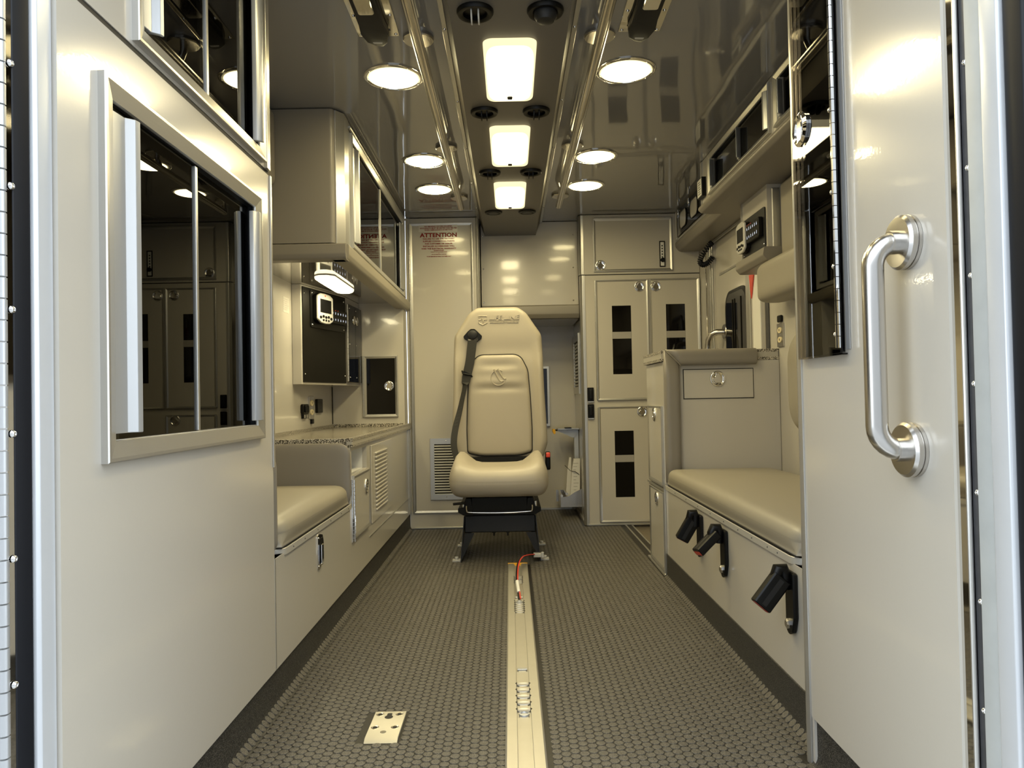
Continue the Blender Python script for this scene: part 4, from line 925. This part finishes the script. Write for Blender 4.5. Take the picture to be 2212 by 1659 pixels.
# coiled cord
pts = []
path = [Vector((1.115, 4.02, 1.583)), Vector((1.10, 4.03, 1.570)), Vector((1.07, 4.05, 1.525)), Vector((1.06, 4.07, 1.49)), Vector((1.075, 4.06, 1.470)), Vector((1.10, 4.05, 1.480)), Vector((1.122, 4.04, 1.510))]
def bez(ps, n):
    out = []
    for i in range(len(ps) - 1):
        p0 = ps[max(i - 1, 0)]; p1 = ps[i]; p2 = ps[i + 1]; p3 = ps[min(i + 2, len(ps) - 1)]
        for k in range(n):
            t = k / n; out.append(.5 * ((2 * p1) + (p2 - p0) * t + (2 * p0 - 5 * p1 + 4 * p2 - p3) * t * t + (3 * p1 - p0 - 3 * p2 + p3) * t ** 3))
    return out + [ps[-1]]
cl = bez(path, 44); x = Vector((0, 1, 0))
for i, p in enumerate(cl):
    t = (cl[min(i + 1, len(cl) - 1)] - cl[max(i - 1, 0)]).normalized(); x = (x - t * x.dot(t)).normalized(); y = t.cross(x); a = i * 2 * PI / 11
    pts.append(p + (x * math.cos(a) + y * math.sin(a)) * .0125)
TH('coiled_cord', B().tube(pts, .0036, 6), RUB, 'black coiled cord hanging under the right overhead cabinet', 'cord', (1.09, 4.05, 1.47), smooth=True, ang=180)

# ------------------------------------------------------------------ right padded cabinet
pc = T('bench_cabinet', 'beige cabinet at head of the bench with chrome latched drawer', 'cabinet', (.88, 3.10, 0))
P('carcass', B().box(.641, 1.128, 3.100, 3.475, .003, .898), LAM, pc)
f3 = FF(3.0995)
dr = P('drawer', B().box(.727, 1.016, .743, .862, .0005, .004, f3), LAM, pc)
P('joint', B().holed(.7235, 1.0195, .7395, .8655, .0003, .0012, [(.727, 1.016, .743, .862)], f3), GAP, pc)
latch(dr, f3, .868, .823, .033, .004)
fsd = RF(.6405)
cab_door(pc, fsd, 3.118, 3.420, .378, .712, lat=(3.276, .675), hinge='b', fw=.014)
cab_door(pc, fsd, 3.112, 3.420, .020, .350, lat=(3.262, .306), hinge='b', fw=.014)
P('corner_trim', B().box(.632, .6395, 3.0925, 3.100, .003, .385), ALU, pc)
P('kick_trim', B().box(.628, .640, 3.094, 3.475, .0015, .014), ALU, pc, bevel=.002)
P('mid_trim', B().box(.634, .6398, 3.095, 3.475, .356, .366), ALU, pc)
ct = T('worktop', 'speckled worktop on the padded bench cabinet at right', 'worktop', (.88, 3.28, .899))
P('slab', B().box(.630, 1.128, 3.100, 3.482, .899, .944), COUNTF, ct, bevel=.003)
for z0, z1 in ((.899, .911), (.932, .9445)):
    P('speckled_band', B().box(.6292, 1.1285, 3.0992, 3.483, z0, z1), COUNT, ct)
pf = T('corner_pad', 'mitred grey tan padding along top and side of the bench cabinet', 'pad', (.8, 3.09, .4))
b = B(); b.soft(.640, .706, 3.066, 3.0988, .394, .948, (.022, .018, .004), 5, fn=lambda q: (q[0], q[1], min(q[2], .948 - max(0, (q[0] - .640)) * 1.02)))
P('side_strip', b, VIND, pf, smooth=True, ang=180)
b = B(); b.soft(.640, 1.030, 3.066, 3.0988, .880, .948, (.006, .018, .022), 6, fn=lambda q: (max(q[0], .6415 + max(0, .948 - q[2]) * 1.0), q[1], q[2]))
P('top_strip', b, VIND, pf, smooth=True, ang=180)
P('piping', B().tube([(.641, 3.070, .948), (.66, 3.0645, .930), (.70, 3.0645, .889), (.708, 3.068, .880)], .0022, 6), VINYL, pf, smooth=True)

# ------------------------------------------------------------------ bench
bb = T('squad_bench', 'long beige bench box along the right side', 'bench', (.88, 2.3, 0))
P('front_panel', B().box(1.55, 3.090, .098, .368, -.018, 0, RF(RX)), LAM, bb)
P('top_board', B().box(RX + .002, 1.128, 1.55, 3.090, .350, .368), LAM, bb)
edge_trim(bb, [(RX - .0, 3.085), (RX, 1.72)] + [(RX + .04 - .04 * math.cos(a), 1.72 - .04 * math.sin(a)) for a in (.4, .8, 1.2, PI / 2)] + [(.80, 1.68)], .366, .384, .004, [(RF(RX - .0042), y, .375) for y in (2.90, 2.72, 2.55, 2.39, 2.24, 2.10, 1.98, 1.86, 1.79)])
cu2 = T('bench_cushion', 'long tan vinyl cushion on the right bench', 'cushion', (.88, 2.3, .385))
P('pad', B().soft(RX - .003, 1.08, 1.675, 3.064, .3885, .455, (.034, .05, .030), 14, fn=squarebottom(RX - .003, 1.08, 1.675, 3.064, .034, .05, .3885, .030, .97)), VINYL, cu2, smooth=True, ang=180)
P('base_board', B().box(RX + .002, 1.08, 1.695, 3.055, .3850, .3888), GAP, cu2)
for k, (yb, dirv, lb) in enumerate(((2.52, Vector((-.036, .01, -.065)), 'far black belt buckle hanging on the bench front'), (2.235, Vector((-.068, -.02, -.058)), 'middle black belt buckle with red end on the bench front'), (1.700, Vector((-.052, -.01, -.060)), 'near black belt buckle beside the rear right panel'))):
    t = T('belt_buckle', lb, 'buckle', (RX, yb, .30), 'bench belt buckles')
    w = .026
    P('bracket', B().prism(rpoly([(yb - w, .352), (yb + w, .352), (yb + w, .215), (yb + w * .4, .205), (yb - w * .5, .215), (yb - w, .25)], .006, 3), .0005, .012, RF(RX)), BLK, t, bevel=.003)
    P('bolt', B().lathe([(.012, .012), (.012, .017), (.008, .020), (.001, .020)], yb + .004, .232, RF(RX), 8), STEEL, t)
    top = Vector((RX - .014, yb, .352)); d_ = dirv.normalized(); sx = Vector((0, 1, 0)); sx = (sx - d_ * sx.dot(d_)).normalized(); nn = sx.cross(d_)
    if k != 1: sx, nn = nn, sx
    P('loop', B().tube([top + Vector((-.008, 0, -.04)), top + Vector((-.006, 0, -.006)), top + Vector((-.010, 0, .006)), top + Vector((-.022, 0, .006)), top + d_ * .018 + Vector((-.018, 0, .002)), top + d_ * .04], [.012, .013, .014, .0145, .013, .010], 12), BLK, t, smooth=True)
    g = Fr(top + d_ * .018 + Vector((-.004, 0, 0)), sx, nn, d_); L = .082
    bo = P('buckle_body', B().prism(rpoly(rect(-.023, .023, -.013, .013), .004, 3), 0, L, g), BLK, t, bevel=.003)
    P('groove', B().box(-.006, .006, -.0136, .0136, .006, L - .006, g), CHAR, bo)
    P('release_button', B().box(-.019, .019, -.009, .004, L - .001, L + .0012, g), DRED if k != 1 else RED, bo, label='red release button')
# step well behind the cabinet
ST('step_tread', B().box(.70, 1.128, 3.485, 4.345, -.045, -.006), PLATE)
for x0, x1, m_ in ((.655, .664, ALU), (.664, .692, FLOORM), (.692, .700, ALU)):
    ST('trim_7', B().box(x0, x1, 3.462, 4.339, -.04, .004 if m_ is ALU else .001), m_)

# ------------------------------------------------------------------ rear right panel with acrylic locker and grab bar
frr = RF(PX)
rp = T('rear_panel', 'tall glossy panel cabinet at right foreground carrying the grab bar', 'cabinet', (PX, 1.25, .1))
P('panel', B().holed(1.010, 1.530, .099, H + .04, -.018, 0, [(1.330, 1.502, .848, 1.80)], frr), LAM, rp)
P('lining', B().cavity(1.32, 1.508, .842, 1.812, .30, frr, n0=-.019), GAP, rp)
P('end_panel', B().box(PX + .001, 1.128, 1.512, 1.5295, .0015, H - .003), LAM, rp)
P('edge_trim', B().prism(rpoly([(1.522, 0), (1.522, .003), (1.534, .006), (1.545, .003), (1.545, -.03), (1.531, -.03), (1.531, 0)], [0, .001, .003, .003, 0, 0, 0], 3), .0015, H - .003, Fr(frr.o, frr.u, frr.n, frr.v)), ALU, rp, smooth=True)
al = T('acrylic_locker', 'clear acrylic locker door with chrome latch on right foreground panel', 'locker', (PX, 1.42, .82))
dd = P('clear_door', B().box(1.318, 1.508, .830, 1.812, .0085, .0125, frr), ACRY, al)
P('door_edge', B().box(1.5085, 1.5115, .828, 1.812, .002, .0125, frr).box(1.312, 1.5085, .8265, .8295, .002, .0125, frr), ACRY, al)
P('purple_edge', B().box(1.324, 1.338, .832, 1.812, .0010, .0082, frr), PURP, al, label='dark purple edge strip')
kk = B().tube([(0, 0, .0006), (0, 0, .0205)], .0045, 10).mesh('hinge_knuckle', smooth=True); kk.materials.append(CHROME)
P('hinge_leaf', B().box(1.302, 1.316, .836, 1.81, .0008, .0024, frr), ALUH, al)
for i in range(46): link('hinge_knuckle', kk, None, al, loc=Vector((PX - .0165, 1.316, .838 + i * .0212)) - org(al))
P('inner_frame', B().box(1.494, 1.5015, .85, 1.79, -.03, -.001, frr), ALU, rp)
P('inner_block', B().box(1.330, 1.372, .845, .885, -.10, -.03, frr), RUB, rp)
for zz in (.862, .985, 1.12, 1.27): screw(dd, frr, 1.335, zz + .002, .0125, .8)
P('latch_ring', B().lathe([(.034, .0128), (.034, .017), (.028, .021), (.022, .019), (.020, .014)], 1.462, 1.283, frr, 28, sv=1.0), CHROME, dd, smooth=True)
P('latch_pull', B().prism(rpoly([(1.452, 1.258), (1.472, 1.258), (1.475, 1.285), (1.469, 1.308), (1.455, 1.308), (1.449, 1.285)], .004, 3), .0130, .019, frr), CHROME, dd, bevel=.002)
gb = T('grab_bar', 'thick brushed steel grab bar on the right foreground panel', 'handle', (PX, 1.11, .66))
ty = 1.108
for zz in (.983, .672):
    fl_ = P('flange', B().lathe([(.041, .0005), (.041, .005), (.039, .0055), (.039, .007), (.041, .0075), (.041, .014), (.037, .018), (.018, .019)], ty, zz, frr, 40), STEEL, gb, smooth=True, ang=30)
    P('collar', B().cyl(ty, zz, .0175, .018, .030, frr, 24), STEEL, gb, smooth=True)
tx = PX - .0545; rr = .036; pts = [(PX - .026, ty, .983), (tx + rr, ty, .983)]
pts += [(tx + rr - rr * math.sin(a), ty, .983 - rr + rr * math.cos(a)) for a in [k * PI / 14 for k in range(1, 8)]]
pts += [(tx, ty, .983 - rr - .06), (tx, ty, .82), (tx, ty, .672 + rr + .06)]
pts += [(tx + rr - rr * math.cos(a), ty, .672 + rr - rr * math.sin(a)) for a in [k * PI / 14 for k in range(0, 8)]] + [(PX - .026, ty, .672)]
P('bar', B().tube(pts, .0158, 20), STEEL, gb, smooth=True, ang=60)

# ------------------------------------------------------------------ attendant chair
CX = -.060
ch = T('attendant_chair', 'tan vinyl captain chair with embossed logos in the aisle centre', 'chair', (CX, 3.6, 0))
YB = 3.86; fc_ = FF(YB)
o_ = [(.105, 1.236), (.150, 1.205), (.228, 1.088), (.234, .97), (.238, .80), (.246, .64), (.250, .52), (.225, .440)]
out = rpoly([(CX + x, z) for x, z in o_[::-1]] + [(CX - x, z) for x, z in o_], [.03, .04, .2, .2, .1, .07, .08, .06] + [.06, .08, .07, .1, .2, .2, .04, .03], 4)
out = resamp(out, .03)
def wings(p):
    if p.y > YB - .0 + .02: return p
    x = abs(p.x - CX); a = max(0, min(1, (x - .165) / .05)); b_ = max(0, min(1, (1.02 - p.z) / .10)) * max(0, min(1, (p.z - .42) / .12))
    return Vector((p.x, p.y - .016 * a * a * b_ + .006 * math.exp(-((p.z - 1.01) / .05) ** 2) * (1 - a), p.z))
bk = P('backrest', B().pillow(resamp(out, .018), -.09, .0, .028, fc_, back=True, nin=22, fn=wings), SEAT, ch, smooth=True, ang=180)
i_ = [(.112, .984), (.152, .90), (.162, .76), (.168, .60), (.166, .478), (.10, .460)]
inn = resamp(rpoly([(CX + x, z) for x, z in i_[::-1]] + [(CX - x, z) for x, z in i_], [.3, .02, .2, .3, .1, .06] + [.06, .1, .3, .2, .02, .3], 5), .03)
inn2 = [(CX + (x - CX) * 1.028, .72 + (z - .72) * 1.018) for x, z in inn]
P('seam_gap', B().prism(inn2, -.004, .0012, fc_), GAP, bk)
def wrinkle(p):
    if p.y > YB - .012: return p
    x = (p.x - CX) / .16; g = max(0, 1 - x * x)
    d = .0075 * math.exp(-((p.z - .812 + .006 * x * x) / .016) ** 2) * g - .0040 * math.exp(-((p.z - .845) / .022) ** 2) * g + .0050 * math.exp(-((p.z - .928) / .020) ** 2) * max(0, 1 - 2.2 * x * x) - .003 * math.exp(-((p.z - .905) / .018) ** 2) * g
    return Vector((p.x, p.y + d, p.z))
ip = P('back_cushion', B().pillow(resamp(inn, .012), -.002, .018, .018, fc_, crown=.006, nin=26, fn=wrinkle), SEAT, ch, smooth=True, ang=180)
# embossed marks
text('embossed_lettering', 'LIFE LINE', .031, fc_, -.026, 1.170, .0006, SEAT, bk, width=.158, bold=.0012, ext=.004, shear=.12)
P('embossed_rule', B().box(-.104, .052, 1.1625, 1.1645, .0004, .0028, fc_), SEAT, bk)
text('embossed_lettering', 'EMERGENCY VEHICLES', .0095, fc_, -.026, 1.1515, .0006, SEAT, bk, width=.150, bold=.0004, ext=.003, shear=.12)
sx_ = -.137; sh = B()
for a, c in (((-.022, 1.188), (.022, 1.188)), ((-.022, 1.188), (-.020, 1.180)), ((.022, 1.188), (.020, 1.180)), ((-.022, 1.153), (0, 1.141)), ((0, 1.141), (.022, 1.153)), ((-.022, 1.153), (-.020, 1.158)), ((.022, 1.153), (.020, 1.158)),
             ((-.022, 1.168), (-.010, 1.168)), ((-.010, 1.168), (-.004, 1.180)), ((-.004, 1.180), (.002, 1.155)), ((.002, 1.155), (.007, 1.170)), ((.007, 1.170), (.022, 1.170))):
    sh.tube([fc_(sx_ + a[0], a[1], .001), fc_(sx_ + c[0], c[1], .001)], .0030, 6)
P('embossed_shield', sh, SEAT, bk, smooth=True)
fl2 = FF(YB - .0225); lg = B(); q = [fl2(CX + .040 * math.cos(a), .865 + .040 * math.sin(a), .001) for a in [R(60) + k * R(280) / 24 for k in range(25)]]
lg.tube(q, .0030, 6)
for dx, dz in ((0, 0), (.019, .012)):
    for rr_ in (.0060,):
        pp_ = [(-.022 + dx, .908 - .0 + dz * .2), (.006 + dx, .850 + dz), (.026 + dx * .7, .848 + dz)]
        lg.tube([fl2(CX + a, c, .001) for a, c in bez([Vector((a, c, 0)) for a, c in pp_], 6) and [(v.x, v.y) for v in bez([Vector((a, c, 0)) for a, c in pp_], 6)]], .0055, 8)
P('embossed_emblem', lg, SEAT, ip, smooth=True)
def cf(q):
    x = abs(q[0] - CX) / .23; y = (q[1] - 3.33) / .49; z = q[2]
    up = max(0, min(1.2, (z - .310) / .135)) ** 1.8; s_ = max(0, min(1, (x - .42) / .45)); s_ = s_ * s_ * (3 - 2 * s_); e = max(0, min(1, (1.06 - x) / .16))
    z += up * (s_ * e * .052 * (min(1, .25 + y * 1.6)) - .010 * (1 - x * x) * min(1, y * 3)) ; z -= .0 if up else 0
    return (q[0], q[1] + (.018 * (x * x) if y < .3 else 0), z + .012 * max(0, -up))
P('seat_cushion', B().soft(CX - .231, CX + .229, 3.330, 3.800, .305, .450, (.055, .085, .065), 12, fn=cf), SEAT, ch, smooth=True, ang=180)
P('rear_bracket', B().box(CX - .16, CX + .16, 3.801, 3.90, .38, .455), BLK, ch)
# belt
an = P('belt_anchor', B().prism(rpoly([(-.240, 1.082), (-.215, 1.110), (-.200, 1.122), (-.180, 1.122), (-.165, 1.108), (-.142, 1.085), (-.145, 1.070), (-.172, 1.052), (-.200, 1.050), (-.232, 1.068)], .008, 3), .0005, .010, fc_), BLK, ch, bevel=.002)
P('guide_cap', B().lathe([(.026, .010), (.025, .018), (.015, .022), (.001, .022)], -.191, 1.092, fc_, 20, 1, .9), CHAR, an, smooth=True)
P('guide_slot', B().prism(rpoly(rect(-.217, -.163, 1.062, 1.076), .006, 3), .0102, .0112, fc_), GAP, an)
P('guide_bar', B().tube([(-.215, 3.846, 1.064), (-.191, 3.842, 1.060), (-.165, 3.846, 1.064)], .003, 8), CHROME, an, smooth=True)
bp_ = [Vector(p) for p in ((-.192, 3.840, 1.062), (-.205, 3.838, .96), (-.222, 3.838, .885), (-.240, 3.834, .80), (-.262, 3.815, .70), (-.286, 3.79, .60), (-.292, 3.77, .52), (-.272, 3.75, .44))]
bpp = bez(bp_, 6); n = len(bpp)
P('belt_strap', B().ribbon(bpp, [Vector((1, -.15 - (1.8 * math.sin(min(1, i / n * 1.5) * PI) if i > n * .36 else 0) * .6, 0)) for i in range(n)], [.048 - .015 * max(0, min(1, (i / n - .30) / .12)) for i in range(n)], .003), WEB, ch)
tg = P('belt_tongue', B().prism(rpoly([(-.245, .895), (-.198, .875), (-.196, .882), (-.240, .905)], .003, 3), .020, .030, fc_), BLK, ch)
P('tongue_tip', B().prism(rpoly([(-.226, .883), (-.212, .858), (-.203, .862), (-.214, .886)], .002, 2), .018, .022, fc_), CHROME, tg)
P('tongue_loop', B().tube([fc_(a, c, .030) for a, c in ((-.248, .905), (-.245, .890), (-.225, .886), (-.200, .880), (-.195, .870))], .004, 8), BLK, tg, smooth=True)
bs = P('buckle_stalk', B().soft(.166, .192, 3.66, 3.70, .40, .490, (.008, .01, .008), 3), BLK, ch, smooth=True)
P('red_button', B().soft(.170, .190, 3.652, 3.675, .462, .486, .004, 2), RED, bs, smooth=True, label='red release button')
# slides and base
sr = P('slide_frame', B().box(CX - .125, CX + .125, 3.40, 3.80, .245, .304), BLKM, ch)
for s_ in (-1, 1):
    P('slide_rail', B().prism(rpoly([(CX + s_ * .13, .300), (CX + s_ * .155, .300), (CX + s_ * .165, .262), (CX + s_ * .190, .258), (CX + s_ * .190, .240), (CX + s_ * .165, .225), (CX + s_ * .12, .225)], .003, 2), 3.40, 3.84, Fr((0, 0, 0), (1, 0, 0), (0, 0, 1), (0, 1, 0))), BLKM, ch)
    P('bolt', B().cyl(CX + s_ * .165, 3.41, .007, .262, .285, WD, 10), BRASS, ch)
P('lever_bar', B().tube(bez([Vector(p) for p in ((CX - .15, 3.385, .27), (CX - .148, 3.375, .250), (CX - .13, 3.37, .243), (CX, 3.365, .240), (CX + .13, 3.37, .243), (CX + .148, 3.375, .250), (CX + .15, 3.385, .27))], 6), .003, 8), STEEL, ch, smooth=True)
P('adjust_lever', B().tube([(CX - .155, 3.40, .282), (CX - .21, 3.38, .281)], .006, 8), BLK, ch, smooth=True)
P('pedestal_box', B().box(CX - .165, CX + .165, 3.46, 3.83, .135, .215).box(CX - .15, CX + .15, 3.455, 3.83, .216, .240), CHAR, ch, bevel=.004)
for s_ in (-1, 1):
    lg_ = B(); lg_.prism([(CX + s_ * .170, .205), (CX + s_ * .180, .02), (CX + s_ * .176, .003), (CX + s_ * .160, .003 + .03)][:4], 3.458, 3.462, Fr((0, 0, 0), (1, 0, 0), (0, 0, 1), (0, 1, 0)))
    lg_ = B(); lg_.add([(CX + s_ * .168, 3.457, .21), (CX + s_ * .168, 3.83, .21), (CX + s_ * .186, 3.86, .004), (CX + s_ * .186, 3.44, .004), (CX + s_ * .164, 3.457, .21), (CX + s_ * .164, 3.83, .21), (CX + s_ * .182, 3.86, .004), (CX + s_ * .182, 3.44, .004)], [(0, 1, 2, 3), (7, 6, 5, 4), (0, 3, 7, 4), (1, 5, 6, 2), (0, 4, 5, 1), (3, 2, 6, 7)])
    L_ = P('leg', lg_, CHAR, ch)
    for y in (3.450, 3.845):
        P('gusset', B().prism([(CX + s_ * .165, .135), (CX + s_ * .120, .135), (CX + s_ * .180, .012), (CX + s_ * .184, .012)], y, y + .004, Fr((0, 0, 0), (1, 0, 0), (0, 0, 1), (0, 1, 0))), CHAR, L_)
    for y in (3.475, 3.82):
        P('foot_clamp', B().box(CX + s_ * .187, CX + s_ * .225, y - .018, y + .018, .0015, .010).cyl(CX + s_ * .206, y, .009, .010, .022, WD, 6), SILV, ch, bevel=.001)
for dx in (-.03, .035): P('stud', B().cyl(CX + dx, 3.50, .004, .112, .135, WD, 8).cyl(CX + dx, 3.50, .008, .126, .1348, WD, 6), CHAR, ch)

# ------------------------------------------------------------------ floor hardware
tk = T('floor_track', 'long satin aluminium cot track down the middle of the floor', 'track', (.018, 2.2, 0))
f_ = Fr((0, 0, 0), (1, 0, 0), (0, 0, 1), (0, 1, 0))
P('side_rail', B().prism(rpoly([(-.026, .0005), (-.026, .006), (-.022, .010), (.0015, .010), (.0015, .0005)], .001, 2), .99, 3.365, f_), BRASS, tk)
P('side_rail', B().prism(rpoly([(.0345, .0005), (.0345, .010), (.058, .010), (.062, .006), (.062, .0005)], .001, 2), .99, 3.365, f_), BRASS, tk)
P('channel', B().prism([(.0016, .0005), (.0016, .0045), (.008, .0045), (.008, .0068), (.028, .0068), (.028, .0045), (.0344, .0045), (.0344, .0005)], .99, 3.365, f_), BRASS, tk)
P('end_cap', B().box(-.026, .062, 3.3655, 3.376, .0005, .0115).box(.006, .030, 3.335, 3.3655, .0046, .0075), YEL, tk, label='yellow end cap', bevel=.001)
for y0, n in ((1.80, 5), (2.62, 6), (3.02, 5)):
    for i in range(n):
        y = y0 + i * (.040 if y0 < 2 else .026)
        P('scallop', B().lathe([(.0175, .0069), (.0165, .0083), (.010, .0074), (.001, .0071)], .018, y, UF(0), 18, 1.0, .62), EDGE, tk, smooth=True)
        for sg in (-1, 1):
            P('side_notch', B().prism([(.018 + sg * .0155, y - .009), (.018 + sg * .0205, y + .001), (.018 + sg * .0155, y + .009)], .0070, .0102, UF(0)), CHAR, tk)
for y in (1.775, 2.74, 3.08): P('lock_stud', B().lathe([(.013, .0069), (.013, .0105), (.009, .011), (.008, .0085), (.001, .0085)], .018, y, UF(0), 18), ALUH, tk, smooth=True, ang=40)
for y in (2.06, 2.80): P('cross_bar', B().box(.004, .032, y, y + .012, .0069, .0105), ALUH, tk, bevel=.001)
wr = T('wire_lead', 'red and black wire pair with grey plug lying from the track to chair foot', 'cable', (.05, 3.1, .01))
base = [Vector(p) for p in ((.020, 2.775, .009), (.016, 2.83, .030), (.012, 2.92, .052), (.018, 3.08, .068), (.035, 3.24, .062), (.060, 3.34, .050), (.095, 3.43, .034))]
P('red_wire', B().tube(bez([p + Vector((.003, 0, .002)) for p in base], 8), .0028, 8), RED, wr, smooth=True)
P('black_wire', B().tube(bez([p + Vector((-.003, 0, -.001)) for p in base], 8), .0028, 8), BLK, wr, smooth=True)
P('wire_tag', B().tube(bez(base, 8)[6:15], .0065, 10), WHITE, wr, smooth=True)
P('plug', B().box(.092, .128, 3.425, 3.455, .022, .040).box(.128, .140, 3.43, 3.45, .018, .044), SILV, wr, bevel=.002)
fp2 = T('floor_plate', 'small aluminium floor plate with countersunk holes left of the track', 'plate', (-.304, 1.735, 0))
P('plate', B().prism([(1.655, .0005), (1.668, .0075), (1.808, .0075), (1.808, .0005)], -.341, -.266, Fr((0, 0, 0), (0, 1, 0), (0, 0, 1), (1, 0, 0))), BRASS, fp2, bevel=.0008)
up = UF(0)
for a, c in ((-.327, 1.792), (-.281, 1.792), (-.327, 1.722), (-.281, 1.722)):
    h = P('countersunk_screw', B().lathe([(.0095, .0076), (.0088, .0079), (.0080, .0077), (.001, .0077)], a, c, up, 18), STEEL, fp2, smooth=True)
    P('screw_socket', B().cyl(a, c, .0052, .0078, .0080, up, 12), GAP, h)
P('key_hole', B().prism(circ(-.304, 1.776, .010, 18), .0076, .0078, up).prism(rpoly(rect(-.310, -.298, 1.776, 1.797), .003, 2), .0076, .0079, up), CHAR, fp2)
P('dimple', B().cyl(-.304, 1.697, .0070, .0076, .0079, up, 14), STEEL, fp2)
